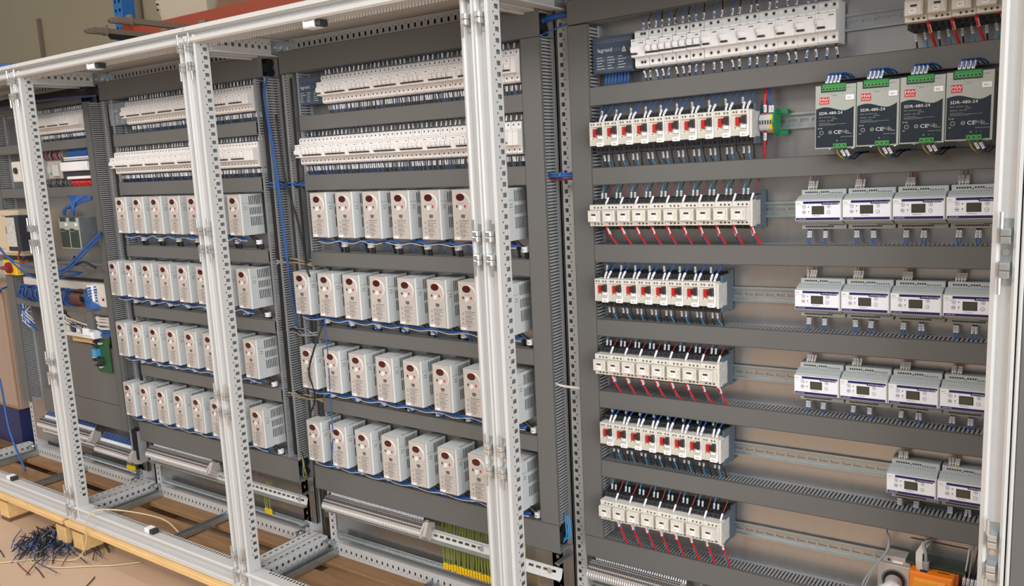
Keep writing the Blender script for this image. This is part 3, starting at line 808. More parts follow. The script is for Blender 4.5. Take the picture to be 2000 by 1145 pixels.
for (zc, x0, n, rn) in ((1.2350, .601, 4, 'top'), (1.0405, .601, 4, 'second'), (.8480, .601, 4, 'third'), (.6510, .798, 2, 'bottom')):
    for i in range(n):
        x = x0 + i*.0978
        lab = 'white and navy display controller, %s from the left in the %s controller row' % (nth(i+1), rn)
        g = 'display controllers in the %s row' % rn
        if KP is None: KP = controller_proto(lab, (x, .002, zs(x, zc)), g)
        else: clone(KP, (x, .002, zs(x, zc)), lab, g)
        KO.append((x, zs(x, zc), i, rn))

# ------------------------------------------------------------------ power supplies
PW = .0797
def supply_proto(label, loc, group):
    t = thing('power_supply', label, 'power supply', loc, group)
    m = M(PSUB, CHROME); m.box(.001, PW-.001, 0, .106, .0005, .1265, PSUB)
    for x in (.010, .055): m.cyl((x, .06, .1265), .004, .002, 'z', 8, CHROME); m.cyl((x+.012, .08, -.0015), .004, .002, 'z', 8, CHROME)
    m.build('case', t)
    m = M(PSUF, NAVYP, WHITEI, INK, INKG, REDL)
    m.box(0, PW-.0006, .104, .108, 0, .127, PSUF, .001); f = .1083
    top = []
    for i in range(19):
        u = i/18; top.append((.002 + u*(PW-.0065), .0795 + .0042*math.sin(u*2*math.pi*0.95+0.15) + .0035*max(0, u-.8)*5))
    n = len(m.v)
    for i in range(18):
        m.poly([(top[i][0], f, .003), (top[i+1][0], f, .003), (top[i+1][0], f, top[i+1][1]), (top[i][0], f, top[i][1])], NAVYP)
    m.prism([(PW-.0040, 0), (PW-.0006, 0), (PW-.0006, .127), (PW-.0040, .127)], .107, .1092, PSUF, 'd')
    g = f+.0004
    m.box(.0085, .0275, f-.0002, f+.0002, .0895, .1035, REDL); m.text('MW', .018, .0955, g, .0062, WHITEI, 1.15, 'c', .12); m.box(.0098, .0262, f, g, .0915, .0920, WHITEI); m.text('MEAN WELL', .018, .0925, g, .0020, WHITEI, 1.0, 'c')
    m.text('SDR-480-24', .0078, .0688, g, .0056, WHITEI, 1.1)
    m.text('INPUT: 100-240VAC  5.0A', .0078, .0625, g, .0020, PSUF, .95); m.text('50/60Hz', .0335, .0590, g, .0020, PSUF)
    m.text('OUTPUT:   24V  20A', .0078, .0555, g, .0022, PSUF)
    m.box(.0078, .0300, f, g, .0515, .0519, PSUF); m.box(.0078, .0620, f, g, .0490, .0494, PSUF); m.box(.0078, .0400, f, g, .0472, .0475, PSUF)
    m.text('DC OK', .0058, .0405, g, .0020, WHITEI); m.text('ADJ.', .0058, .0245, g, .0018, WHITEI)
    m.text('CE', .0370, .0295, g, .0070, WHITEI, 1.15); m.disc(.0305, .033, g, .0035, .0035, PSUF, 14, .7); m.text('UL', .0305, .0318, g, .0022, PSUF, 1.0, 'c')
    m.text('RU', .0505, .0315, g, .0050, PSUF, .9); m.text('us', .0580, .0305, g, .0022, PSUF)
    m.box(.0608, .0620, f, g, .0290, .0370, PSUF); m.box(.0608, .0730, f, g, .0290, .0298, PSUF); m.text('A', .0630, .0312, g, .0040, PSUF)
    m.text('MADE IN TAIWAN', .0510, .0222, g, .0019, PSUF)
    for i in range(8): m.text('+-VGL13N'[i], .0135+i*.0058, .1085, g, .0020, INK, 1.0, 'c')
    m.text('DC OK', .034, .1050, g, .0018, INK); m.text('OUTPUT', .061, .1195, g, .0018, INKG); m.text('N', .052, .0150, g, .0020, PSUF); m.text('L', .060, .0150, g, .0020, PSUF); m.disc(.044, .0158, g, .0015, .0015, PSUF, 10, .6)
    m.build('front_panel', t)
    m = M(BLACK, GREENT, GREENL, GREENB)
    m.box(.0115, .0600, .100, .1086, .1130, .1275, BLACK); m.box(.0135, .0595, .0955, .1095, .1150, .1290, GREENT, .001)
    for i in range(7):
        x = .0170 + i*.0064; m.disc(x, .1195, .1099, .0030, .0034, GREENL, 14, .72); m.cyl((x, .1090, .1195), .0022, .0007, 'd', 10, GREENB)
    m.build('output_terminals', t)
    m = M(GREENT, GREENB, GREENL); m.box(.0365, .0632, .1005, .1120, .0005, .0105, GREENT, .001)
    for i in range(3):
        x = .0410 + i*.0086; m.disc(x, .0058, .1124, .0031, .0036, GREENL, 12, .75); m.cyl((x, .1115, .0058), .0022, .0007, 'd', 10, GREENB)
    m.build('input_terminals', t)
    m = M(INK, PSUF); m.cyl((.0135, .1080, .0325), .0030, .0012, 'd', 12, INK); m.disc(.0135, .0325, .1093, .0042, .0042, PSUF, 16, .82); m.build('trim_knob', t)
    m = M(WHITEP, INKG); m.box(.0598, .0762, .1075, .1092, .0955, .1055, WHITEP); m.text('4G1', .0625, .0985, .1094, .0034, INKG); m.build('marker_label', t)
    return t
PP = None; PO = []
for i in range(4):
    x = .6535 + i*.0800
    lab = 'grey and slate power supply with red logo, %s from the left in the right-hand cabinet' % nth(i+1)
    if PP is None: PP = supply_proto(lab, (x, .002, zs(x, 1.3640)), 'power supplies in a row')
    else: clone(PP, (x, .002, zs(x, 1.3640)), lab, 'power supplies in a row')
    PO.append((x, zs(x, 1.3640), i))
# two slim supplies in the far left cabinet
for i, x in enumerate((-2.492, -2.413)):
    t = thing('power_supply', 'slim dark power supply, %s of the pair in the far left cabinet' % ('left' if i == 0 else 'right'), 'power supply', (x, .002, 1.096), 'slim power supplies of the far left cabinet')
    m = M(GALV); m.box(.001, .078, 0, .096, .001, .128, GALV); m.build('case', t)
    m = M(PSUF, NAVYP, WHITEI); m.box(0, .079, .094, .098, 0, .13, PSUF, .001)
    for q in range(10):
        u0, u1 = q/10, (q+1)/10; h = lambda u: .082+.004*math.sin(u*6)
        m.poly([(.003+u0*.072, .0984, .004), (.003+u1*.072, .0984, .004), (.003+u1*.072, .0984, h(u1)), (.003+u0*.072, .0984, h(u0))], GREENB)
    m.text('SDR-480-24', .008, .070, .0987, .005, PSUF); m.build('front_panel', t)
    m = M(GREENB); m.box(.010, .060, .09, .0995, .114, .130, GREENB, .001); m.build('output_terminals', t)
    m = M(WHITEP); m.box(.05, .068, .097, .0992, .096, .108, WHITEP); m.build('marker_label', t)

# ------------------------------------------------------------------ wires with printed sleeves
def wire(name, label, group, pts, mt, r=.0014, sl=None, slr=.0026, tip=None, cat='wire', tipm=None):
    """pts: world points (x,d,z) from the device outwards; sl=(t0,t1): sleeve span along the polyline"""
    o0 = pts[0]; L = [(p[0]-o0[0], p[1]-o0[1], p[2]-o0[2]) for p in pts]
    m = M(mt); m.tube(L, r, mt, 6, 4); o = m.build(name, None, True); o.location = (o0[0], -o0[1], o0[2])
    tag(o, label, cat, group)
    if sl:
        a = Vector(L[0]); seg = [Vector(p) for p in L]; ln = [0]
        for i in range(1, len(seg)): ln.append(ln[-1] + (seg[i]-seg[i-1]).length)
        def at(t):
            s = t
            for i in range(1, len(seg)):
                if s <= ln[i] or i == len(seg)-1:
                    f = (s-ln[i-1])/max(1e-9, ln[i]-ln[i-1]); return seg[i-1].lerp(seg[i], min(1, max(0, f)))
        p0, p1 = at(sl[0]), at(sl[1]); q = (p0+p1)/2
        s = M(SLEEVE, INKG); s.tube([tuple(p0), tuple(p1)], slr, SLEEVE, 8, 1)
        dv = p1-p0
        for (f0, f1) in ((.25, .45), (.55, .78)):
            c0 = p0+dv*f0; c1 = p0+dv*f1
            s.poly([(c0.x-.0006, c0.y+slr+.0002, c0.z), (c0.x+.0006, c0.y+slr+.0002, c0.z), (c1.x+.0006, c1.y+slr+.0002, c1.z), (c1.x-.0006, c1.y+slr+.0002, c1.z)], INKG)
        s.build('marker_sleeve', o)
    if tip:
        a = Vector(L[0]); d = (Vector(L[1])-a).normalized()
        s = M(tipm or WHITEP); s.tube([tuple(a), tuple(a+d*tip)], r*1.5, tipm or WHITEP, 8, 1); s.build('ferrule', o)
    return o
J = lambda s: random.uniform(-s, s)
# starters: three wires above, three below
top_lim = {'upper': 1.506, 'middle': 1.118, 'lower': .736}; bot_lim = {'upper': 1.346, 'middle': .962, 'lower': .584}
for (x, z, i, rn, n) in ST:
    who = '%s starter of the %s row' % (nth(i+1), rn); g = 'wires of the motor starters'
    zt = zs(x, top_lim[rn]) + .004; sx = SH*.05
    a = (x+.0085+J(.001), .050, z+.040)
    wire('starter_wire', 'thin blue wire with sleeve behind the %s' % who, g, [a, (a[0]-.001, a[1], a[2]+.012), (a[0]-.001+J(.002), .048, a[2]+.026), (a[0]+.005+J(.004), .040, zt)], CABLEB, .0011, (.006, .020), .0026)
    a = (x+.0245, .094, z+.0315)
    wire('starter_wire', 'blue wire with sleeve, left one above the %s' % who, g, [a, (a[0]-.0012, .086, a[2]+.010), (a[0]-.003+J(.001), .068, a[2]+.022), (a[0]-.002+J(.003), .044, zt)], CABLEB, .0012, (.006, .022), .0027, .006)
    a = (x+.0335, .094, z+.0315)
    wire('starter_wire', 'blue wires with sleeve, right one above the %s' % who, g, [a, (a[0]-.0003, .086, a[2]+.010), (a[0]+.0008, .068, a[2]+.022), (a[0]+.005+J(.003), .044, zt)], CABLEB, .0016, (.008, .024), .0030, .007)
    zb = zs(x, bot_lim[rn]) - .004
    for q, (xo, mt, w) in enumerate(((.008, CABLEK, 'black'), (.0195, CABLEL, 'light blue'), (.0310, CABLEK, 'black'))):
        a = (x+xo, .046, z-.044)
        dxx = J(.005) + .004
        if q == 2: wire('starter_wire', 'plain black wire below the %s' % who, g, [a, (a[0]+.001, .046, a[2]-.012), (a[0]+dxx*.6, .044, (a[2]+zb)/2), (a[0]+dxx, .036, zb)], mt, .0017)
        else: wire('starter_wire', '%s wire with sleeve below the %s' % (w, who), g, [a, (a[0]+J(.001), .046, a[2]-.006), (a[0]+dxx*.3, .045, a[2]-.022), (a[0]+dxx*1.6, .036, zb)], mt, .0014, (.004, .019), .0026)
# contactors
ctl = {'upper': 1.312, 'middle': .927, 'lower': .547, 'topmost': 1.71}; cbl = {'upper': 1.156, 'middle': .774, 'lower': .362, 'topmost': 1.543}
for (x, z, i, rn, n) in CO:
    who = '%s contactor of the %s row' % (nth(i+1), rn); g = 'wires of the contactors'
    zt = zs(x, ctl[rn]) + .004; zb = zs(x, cbl[rn]) - .004
    if rn != 'topmost':
        a = (x+.0075, .048, z+.0365)
        wire('contactor_wire', 'light blue wire with sleeve above the %s' % who, g, [a, (a[0], .048, a[2]+.012), (a[0]+.003, .046, a[2]+.024), (a[0]+.007+J(.002), .036, zt)], CABLEL, .0013, (.002, .016), .0025)
        a = (x+.0180, .048, z+.0365)
        wire('contactor_wire', 'black wire with sleeve above the %s' % who, g, [a, (a[0], .048, a[2]+.012), (a[0]+.002, .046, a[2]+.022), (a[0]+.010+J(.003), .036, zt)], CABLEK, .0013, (.002, .016), .0025)
        a = (x+.0385, .086, z+.0260)
        wire('contactor_wire', 'dark red wire with sleeve above the %s' % who, g, [a, (a[0]+.0003, .081, a[2]+.010), (a[0]+.003, .066, a[2]+.024), (a[0]+.008+J(.002), .044, zt)], CABLEM, .0013, (.004, .020), .0027, .004)
    a = (x+.0265, .050, z-.0365)
    wire('contactor_wire', 'blue wire with sleeve below the %s' % who, g, [a, (a[0]+.001, .050, a[2]-.006), (a[0]+.004, .048, a[2]-.020), (a[0]+.009+J(.002), .038, zb)], CABLEL if rn != 'upper' else CABLEB, .0016, (.005, .019), .0026)
    a = (x+.0395, .086, z-.0260)
    wire('contactor_wire', 'thick red wires with sleeve below the %s' % who, g, [a, (a[0]+.001, .085, a[2]-.010), (a[0]+.005, .076, a[2]-.026), (a[0]+.014+J(.002), .052, zb)], CABLER, .0026, (.006, .022), .0031, .006, 'wire', CABLER)
    if rn == 'topmost':
        a = (x+.0120, .050, z-.0365)
        wire('contactor_wire', 'black wire with sleeve below the %s' % who, g, [a, (a[0], .050, a[2]-.006), (a[0]+.001, .048, a[2]-.020), (a[0]+.003, .038, zb)], CABLEK, .0016, (.006, .021), .0027)
# big breakers of the right-hand cabinet
x = .2245; spots = [.010, .026]
bx = [(x+.0145, 'residual current breaker'), (x+.0300, 'residual current breaker')]; xx = x+.0375
for i in range(4): bx += [(xx+.008, '%s two-toggle breaker' % nth(i+1)), (xx+.0245, '%s two-toggle breaker' % nth(i+1))]; xx += .0338
for i in range(7): bx += [(xx+.016, '%s wide breaker' % nth(i+1)), (xx+.0325, '%s wide breaker' % nth(i+1))]; xx += .0412
for i, (xa, w) in enumerate(bx):
    z = zs(xa, 1.6205); mt, c = ((CABLEB, 'blue'), (CABLEK, 'black'))[i % 2]
    a = (xa, .047, z+.043); wire('breaker_wire', '%s wire with sleeve above the tall %s' % (c, w), 'wires of the tall breakers', [a, (a[0]+.001, .047, a[2]+.010), (a[0]+J(.004), .044, a[2]+.022), (a[0]+.002+J(.004), .036, zs(xa, 1.708))], mt, .0016, (.003, .019), .0024)
    a = (xa, .047, z-.043); j = J(.005); wire('breaker_wire', '%s wire with sleeve below the tall %s' % (c, w), 'wires of the tall breakers', [a, (a[0]+J(.001), .047, a[2]-.008), (a[0]+j, .045, a[2]-.022), (a[0]+j*1.5, .036, zs(xa, 1.541))], CABLED if i % 3 == 0 else mt, .0022, (.006, .022), .0026)
for i in range(8):
    xa = .128 + i*.0085 + J(.001); z = zs(xa, 1.578)
    wire('block_wire', 'thick blue wire below the smoked distribution block, %s from the left' % nth(i+1), 'blue wires of the distribution block', [(xa, .03, z), (xa+.002, .034, z-.016), (xa-.002, .034, z-.030), (xa-.008, .030, zs(xa, 1.540))], CABLEB, .0030)
# display controllers
for (x, z, i, rn) in KO:
    who = '%s controller of the %s row' % (nth(i+1), rn); g = 'wires of the display controllers'
    for q, (mt, c) in enumerate(((CABLEW, 'white'), (CABLEG, 'grey'), (CABLER, 'red'), (CABLEG, 'second grey'))):
        a = (x+.0165+q*.0052, .024, z+.042); j = J(.0025)
        wire('controller_wire', '%s wire with sleeve above the %s' % (c, who), g, [a, (a[0]+.001+j*.3, .026, a[2]+.010), (a[0]+.002+j, .026, a[2]+.022), (a[0]+.002+j*1.4, .024, a[2]+.036)], mt, .0011, (.005, .020), .0024, .004, 'wire', YELLOW if q % 2 else WHITEP)
    for q, xo in enumerate((.0175, .0225, .0510, .0560)):
        a = (x+xo, .024, z-.043); j = J(.002)
        wire('controller_wire', 'blue wire with sleeve, %s from left below the %s' % (nth(q+1), who), g, [a, (a[0]+j*.2, .024, a[2]-.010), (a[0]+j, .026, a[2]-.020), (a[0]+j+(.002 if q % 2 == 0 else -.002), .030, a[2]-.038)], CABLEB, .0015, (.004, .019), .0026, .003, 'wire', BLACK)
# power supplies
for (x, z, i) in PO:
    who = '%s power supply' % nth(i+1); g = 'wires of the power supplies'
    for q in range(4):
        a = (x+.0200+q*.0075, .104, z+.128)
        wire('supply_wire', 'blue sleeved wire looping back, %s from left on the %s' % (nth(q+1), who), g, [a, (a[0]+.001, .104, a[2]+.010), (a[0]+.004, .098, a[2]+.0215), (a[0]+.016, .076, a[2]+.020), (a[0]+.026+J(.003), .050, a[2]+.010), (a[0]+.034, .030, a[2]+.0165)], CABLEB, .0017, (.003, .019), .0030)
    for q, (mt, c) in enumerate(((CABLEO, 'olive'), (CABLEB, 'blue'), (CABLEK, 'black'))):
        a = (x+.0415+q*.0086, .104, z-.0005); dd = .012+.004*q
        wire('supply_wire', '%s wire looping under the %s' % (c, who), g, [a, (a[0]+.003, .102, a[2]-.010), (a[0]+.009, .098, a[2]-.018), (a[0]+.014, .086, a[2]-.022), (a[0]+.021, .070, a[2]-.013), (a[0]+.030, .040, a[2]-.009)], mt, .0016, (.003, .017) if q else None, .0029)
# starter to duct: red cable through the small terminals, with green end plate
t = thing('terminal_group', 'small terminal strip with green end plate beside the upper starter row', 'terminal block', (.514, .0085, zs(.52, 1.4285)), 'terminal strips')
for i in range(5):
    m = M(TERM, INK, BEIGEP); xa = .006+i*.0058
    m.prism([(0, -.020), (.030, -.022), (.050, -.015), (.054, -.004), (.054, .006), (.050, .016), (.030, .022), (0, .020)], xa, xa+.0054, GREYP if i < 4 else YELLOW)
    m.box(xa+.0012, xa+.0042, .053, .0545, -.004, .005, INK); m.cyl((xa+.0027, .0500, .012), .0014, .001, 'd', 8, INK); m.cyl((xa+.0027, .0500, -.012), .0014, .001, 'd', 8, INK); m.build('terminal', t)
m = M(GREENP); m.prism([(0, -.024), (.020, -.030), (.034, -.024), (.046, -.016), (.056, .0), (.052, .016), (.040, .024), (.020, .030), (0, .026)], .0355, .0385, GREENP); m.box(.0355, .0560, 0, .012, -.028, -.018, GREENP); m.box(.0355, .0560, 0, .012, .018, .028, GREENP); m.build('end_plate', t)
zc = zs(.53, 1.4285)
wire('thick_wire', 'thick red wire entering the small terminals from the duct above', 'wires of the small terminals', [(.530, .05, zc+.018), (.529, .048, zc+.035), (.528, .044, zc+.055), (.529, .036, zs(.53, 1.508))], CABLER, .0034, (.004, .020), .0038)
wire('thick_wire', 'thick red wire leaving the small terminals downwards', 'wires of the small terminals', [(.530, .05, zc-.018), (.529, .048, zc-.035), (.526, .044, zc-.055), (.524, .036, zs(.53, 1.344))], CABLER, .0034, (.004, .020), .0038)
for q in range(2): wire('thick_wire', 'thin blue wire entering the small terminals, %s of two' % ('left' if q == 0 else 'right'), 'wires of the small terminals', [(.540+q*.006, .05, zc+.018), (.540+q*.006, .048, zc+.034), (.534+q*.005, .040, zc+.060), (.532+q*.004, .036, zs(.53, 1.508))], CABLEB, .0013, (.003, .018), .0028)

# ------------------------------------------------------------------ dense wiring of the small breaker rows: too many to count
m = M(CABLEK, CABLED, CABLEG, SLEEVE)
tops = {1.6205: 1.692, 1.4365: 1.506, 1.6235: 1.692, 1.438: 1.506, 1.622: 1.692}
bots = {1.6205: 1.543, 1.4365: 1.357, 1.6235: 1.543, 1.438: 1.357, 1.622: 1.543}
for (x, zc) in BRK:
    for q in range(2):
        xa = x + .008 + q*.0165
        for (za, zb, s) in ((zc+.042, tops[zc], 1), (zc-.042, bots[zc], -1)):
            for h in range(2 if s < 0 else 1):
                j = J(.004); mt = random.choice((CABLEK, CABLEK, CABLED, CABLEB)); xb = xa+h*.007-.002
                p = [(xb, .046, za), (xb+j*.4, .046, za+s*.012), (xb+j, .042, za+s*.026), (xb+j*1.5+.002, .034, zb+s*.006)]
                m.tube(p, .0016, mt, 5, 2)
                m.tube([(xb+j*.1, .0465, za+s*.005), (xb+j*.75, .0455, za+s*.019)], .0023, random.choice((SLEEVE, GREYP, CABLEG)), 6, 1)
tag(m.build('breaker_wires'), 'dark wires with pale sleeves crowding above and below the small breaker rows', 'wires', None, 'stuff')

# ------------------------------------------------------------------ motor cables under the drives, control cable looms
for (k, nm, ri, rn, i, x, zb) in DRV:
    xa = x + .0885; za = zb - .0265
    if ri == 3: za = zb - .022
    t = thing('motor_cable', 'black motor cable with white tag under %s drive, %s drive row, %s cabinet' % (nth(i+1), rn, nm), 'cable', (xa, .045, za), 'motor cables')
    m = M(CABLEK); m.tube([(-.030, .015, .026), (-.020, .012, .016), (-.010, .006, .005), (0, 0, -.002), (.001, -.004, -.030)], .0068, CABLEK, 8, 3); m.tube([(-.042, .01, .026), (-.036, .0, .012), (-.030, -.004, 0), (-.03, -.01, -.026)], .004, CABLEK, 6, 3); m.build('sheath', t, True)
    m = M(SLEEVE, INKG); m.cyl((0, .006, -.0065), .0110, .0145, 'z', 12, SLEEVE); m.text('M%d' % (i+1), -.003, -.002, .0173, .0042, INKG); m.build('cable_tag', t)
for k, nm, x0, x1 in ((2, 'third', -.90, -.13), (1, 'second', -2.02, -1.26)):
    for ri, (zb, rn) in enumerate(rowd):
        m = M(CABLEB, CABLEW); xa = x0 if ri == 0 else x0-.11
        o0 = (xa, .07, zb-.006); n = 14
        for s in range(3):
            pts = []
            for q in range(n*2+1):
                u = q/(n*2); pts.append(((x1-xa)*u, .004*s + J(.003), -.001 - .007*abs(math.sin(u*math.pi*7.5)) - .001*s + J(.0015)))
            m.tube(pts, .0023, CABLEB, 6, 2)
        pts = [((x1-xa)*q/24, .012+J(.002), -.004 - .010*abs(math.sin(q/24*math.pi*7.5+.4))) for q in range(25)]
        m.tube(pts, .0012, CABLEW, 5, 2)
        for q in range(7):
            xx = (x1-xa)*(q+.55)/7.2; m.tube([(xx, .004, -.008), (xx+.008, .0, -.018), (xx+.012, -.015, -.034)], .0024, CABLEB, 5, 3)
        o = m.build('control_cable_loom', None, True); o.location = (o0[0], -o0[1], o0[2])
        tag(o, 'blue control cable loom hanging under the %s drive row of the %s cabinet' % (rn, nm), 'cable loom', 'blue cable looms')

# ------------------------------------------------------------------ cables in the open gap between the cabinets
def cable(name, label, pts, r, mt, cat='cable', group=None, n=7):
    m = M(mt); o0 = pts[0]; m.tube([(p[0]-o0[0], p[1]-o0[1], p[2]-o0[2]) for p in pts], r, mt, n, 5)
    o = m.build(name, None, True); o.location = (o0[0], -o0[1], o0[2]); return tag(o, label, cat, group)
cable('blue_cable', 'long blue cable dropping from the second cabinet top corner, left strand', [(-1.122, .055, 1.686), (-1.118, .070, 1.62), (-1.098, .072, 1.45), (-1.086, .073, 1.30), (-1.080, .072, 1.15), (-1.078, .07, 1.06)], .0034, CABLEB, 'cable', 'cables in the open gap')
cable('blue_cable', 'long blue cable dropping from the second cabinet top corner, right strand', [(-1.110, .055, 1.688), (-1.110, .073, 1.62), (-1.090, .074, 1.46), (-1.078, .074, 1.30), (-1.072, .073, 1.15), (-1.072, .07, 1.0), (-1.066, .06, .86)], .0030, CABLEB, 'cable', 'cables in the open gap')
cable('black_cable', 'thin black cable hanging down past the left ends of the drive rows, third cabinet', [(-1.07, .068, 1.56), (-1.045, .075, 1.36), (-.985, .085, 1.20), (-.945, .105, 1.08), (-.925, .110, 1.04)], .0035, CABLEK, 'cable', 'cables in the open gap')
cable('black_cable', 'thin black cable dangling in front of the third row drives, third cabinet', [(-.925, .060, .90), (-.940, .105, .80), (-.972, .108, .72), (-.965, .10, .66), (-.972, .095, .615), (-.990, .10, .575)], .0030, CABLEK, 'cable', 'cables in the open gap')
cable('thin_blue_wire', 'thin blue wire hanging vertically past the second drives, third cabinet', [(-.885, .10, .905), (-.880, .102, .80), (-.884, .103, .64), (-.888, .103, .52), (-.905, .105, .405)], .0018, CABLEB, 'cable', 'cables in the open gap')
cable('blue_cable', 'blue cable running down between the open ducts near the lower drive rows', [(-1.050, .02, .88), (-1.040, .035, .76), (-1.036, .04, .66), (-1.036, .04, .60)], .005, CABLEB, 'cable', 'cables in the open gap')
for i, (z, mt, w) in enumerate(((1.335, CABLEB, 'blue'), (1.075, CABLET, 'beige'), (.838, CABLEG, 'grey'), (.608, CABLET, 'tan'))):
    m = M(mt, CABLEK)
    for q in range(7): m.tube([(-1.150, .05+J(.006), z+J(.012)), (-1.10, .048+J(.008), z+J(.012)), (-1.05, .05+J(.008), z+J(.012)), (-.965, .05+J(.006), z+J(.012))], .003, mt if q < 5 else CABLEK, 5, 3)
    tag(m.build('cable_bundle', None, True), '%s cable bundle bridging from the second to the third cabinet, %s from the top' % (w, nth(i+1)), 'cable bundle', 'bundles bridging the cabinets')
for (x, z, d, w) in ((-.022, 1.336, .05, 'third and right-hand'),):
    m = M(CABLEB, CABLEM)
    for q in range(8): m.tube([(-.055, .045+J(.006), z+J(.007)), (-.02, .045+J(.006), z+J(.006)), (.045, .045+J(.006), z+J(.007))], .0028, CABLEB, 5, 3)
    m.tube([(-.05, .04, z-.010), (0, .04, z-.012), (.045, .04, z-.010)], .003, CABLEM, 5, 2)
    m.cyl((-.006, .045, z), .0085, .004, 'x', 10, CABLEB)
    tag(m.build('cable_bundle', None, True), 'bright blue tied cable bundle bridging into the right-hand cabinet', 'cable bundle', 'bundles bridging the cabinets')
cable('grey_cable', 'single pale grey cable bridging into the right-hand cabinet at mid height', [(-.05, .05, .778), (-.02, .05, .772), (.045, .05, .772)], .0035, CABLEW)
cable('thick_blue_cable', 'thick blue cable crossing at the top into the right-hand cabinet', [(-.050, .03, 1.728), (-.01, .034, 1.732), (.02, .034, 1.733), (.045, .03, 1.730)], .0075, CABLEB)
cable('thin_blue_wire', 'thin blue wire crossing at the top into the right-hand cabinet', [(-.045, .05, 1.690), (0, .05, 1.700), (.045, .05, 1.709)], .002, CABLEB)
for q in range(3): cable('light_blue_cable', 'bright blue cable at the lowest duct end of third cabinet, %s of three' % nth(q+1), [(-.033+q*.006, .045, .400), (-.031+q*.007, .045, .365), (-.033+q*.007, .042, .335), (-.045, .04, .312+.006*q)], .0019, CABLEL, 'cable', 'cables at the lowest duct end')
wire('white_wire', 'loose grey white wire below the lowest duct end of the right-hand cabinet', None, [(.792, .02, .540), (.80, .05, .505), (.775, .08, .455), (.765, .1, .41), (.80, .09, .392)], CABLEG, .0016)

# ------------------------------------------------------------------ terminal strips at the bottom
def term_strip(x0, n, pitch, zc, nm, d0, wm=SLEEVE, side=True):
    """terminals on a rail tilted towards the viewer; every terminal a thing"""
    first = None; g = 'grey terminals on the sloped strip of the %s cabinet' % nm
    P = [(.012, .018), (.030, .034), (.046, .030), (.062, .012), (.066, -.006), (.058, -.012), (.016, -.022), (.004, -.010)]
    for i in range(n):
        lab = 'grey slim terminal, %s from left, sloped strip of the %s cabinet' % (nth(i+1), nm); loc = (x0+i*pitch, d0, zc)
        if first is None:
            m = M(TERM, INK, WHITEP); m.prism(P, .0005, pitch-.0011, TERM)
            m.box(.0012, pitch-.0018, .030, .0355, .0318, .0345, INK); m.prism([(.0400, .0322), (.0402, .0328), (.0440, .0312), (.0438, .0306)], .0014, pitch-.002, INK); m.prism([(.0560, .0195), (.0566, .0200), (.0600, .0152), (.0594, .0147)], .0012, pitch-.0018, INK); m.prism([(.0465, .0298), (.0475, .0305), (.0535, .0228), (.0525, .022)], .0012, pitch-.0016, INK); m.prism([(.0630, .0085), (.0642, .0085), (.0662, .0010), (.0655, .0005)], .0012, pitch-.0020, WHITEP)
            first = m.build('slim_terminal', None, False, loc); tag(first, lab, 'terminal', g)
        else:
            c = first.copy(); COL.objects.link(c); c.location = (loc[0], -loc[1], loc[2]); c['label'] = lab
    if side:
        m = M(TERM); m.prism([(a*1.08, b*1.12) for a, b in P], 0, .008, TERM); m.prism([(.02, -.03), (.05, -.02), (.07, .0), (.05, .04), (.02, .03)], .010, .022, TERM)
        tag(m.build('end_clamp', None, False, (x0+n*pitch+.001, d0, zc)), 'grey end clamp closing the sloped terminal strip of the %s cabinet' % nm, 'terminal clamp')
term_strip(-.992, 66, .0068, .238, 'third', .022)
term_strip(-2.060, 62, .0068, .240, 'second', .022)
term_strip(-2.985, 72, .0066, .230, 'far left', .020)
term_strip(-2.478, 42, .0066, .192, 'far left (lower part)', .020)
term_strip(.055, 40, .0066, .262, 'right-hand', .022, side=False)
for (x0, x1, zc, nm) in ((-1.000, -.285, .233, 'third'), (-2.07, -1.10, .222, 'second'), (-2.99, -2.22, .205, 'far left'), (.05, .62, .25, 'right-hand')):
    t = thing('sloped_rail', 'bare slotted rail carrying the sloped terminals of the %s cabinet' % nm, 'rail', (x0, .045, zc), 'sloped rails')
    L = x1-x0; m = M(CHROME, GALV); hs = []; u = .01
    while u < L-.03: hs.append((u, u+.017, -.0035, .0035)); u += .025
    m.holed(lambda u, v: (u, .012-v*.3, v), 0, L, -.0125, .0125, hs, FRAME)
    for s in (1, -1):
        m.poly([(0, .012-s*.0125*.3, s*.0125), (L, .012-s*.0125*.3, s*.0125), (L, .020-s*.0125*.3, s*.0155), (0, .020-s*.0125*.3, s*.0155)], GALV); m.poly([(0, .020-s*.0125*.3, s*.0155), (L, .020-s*.0125*.3, s*.0155), (L, .019-s*.0175*.3, s*.0205), (0, .019-s*.0175*.3, s*.0205)], GALV)
    m.build('channel', t)
    for u in (.03, L*.5, L-.04):
        b = M(GALV, CHROME); b.box(u-.008, u+.008, -.045, .011, .010, .013, GALV); b.box(u-.008, u+.008, -.0455, -.0435, .010, .03, GALV); b.cyl((u, .012, 0), .0075, .004, 'd', 10, CHROME); b.build('bracket', t)
if True:
    t = thing('sloped_rail', 'short bare slotted rail end beyond the right front post of the third cabinet', 'rail', (-.16, .06, .234), 'sloped rails')
    m = M(FRAME, GALV); m.holed(lambda u, v: (u, .008-v*.3, v), 0, .125, -.0125, .0125, [(.012+.025*i, .029+.025*i, -.0035, .0035) for i in range(4)], FRAME)
    for s in (1, -1): m.poly([(0, .008-s*.004, s*.0125), (.125, .008-s*.004, s*.0125), (.125, .016-s*.005, s*.0175), (0, .016-s*.005, s*.0175)], FRAME)
    m.build('channel', t); b = M(GALV, CHROME); b.box(.10, .116, -.06, .007, .022, .025, GALV); b.cyl((.085, .009, 0), .0075, .004, 'd', 10, CHROME); b.build('bracket', t)
m = M(SLEEVE, CABLEK, CABLED, CABLEB)
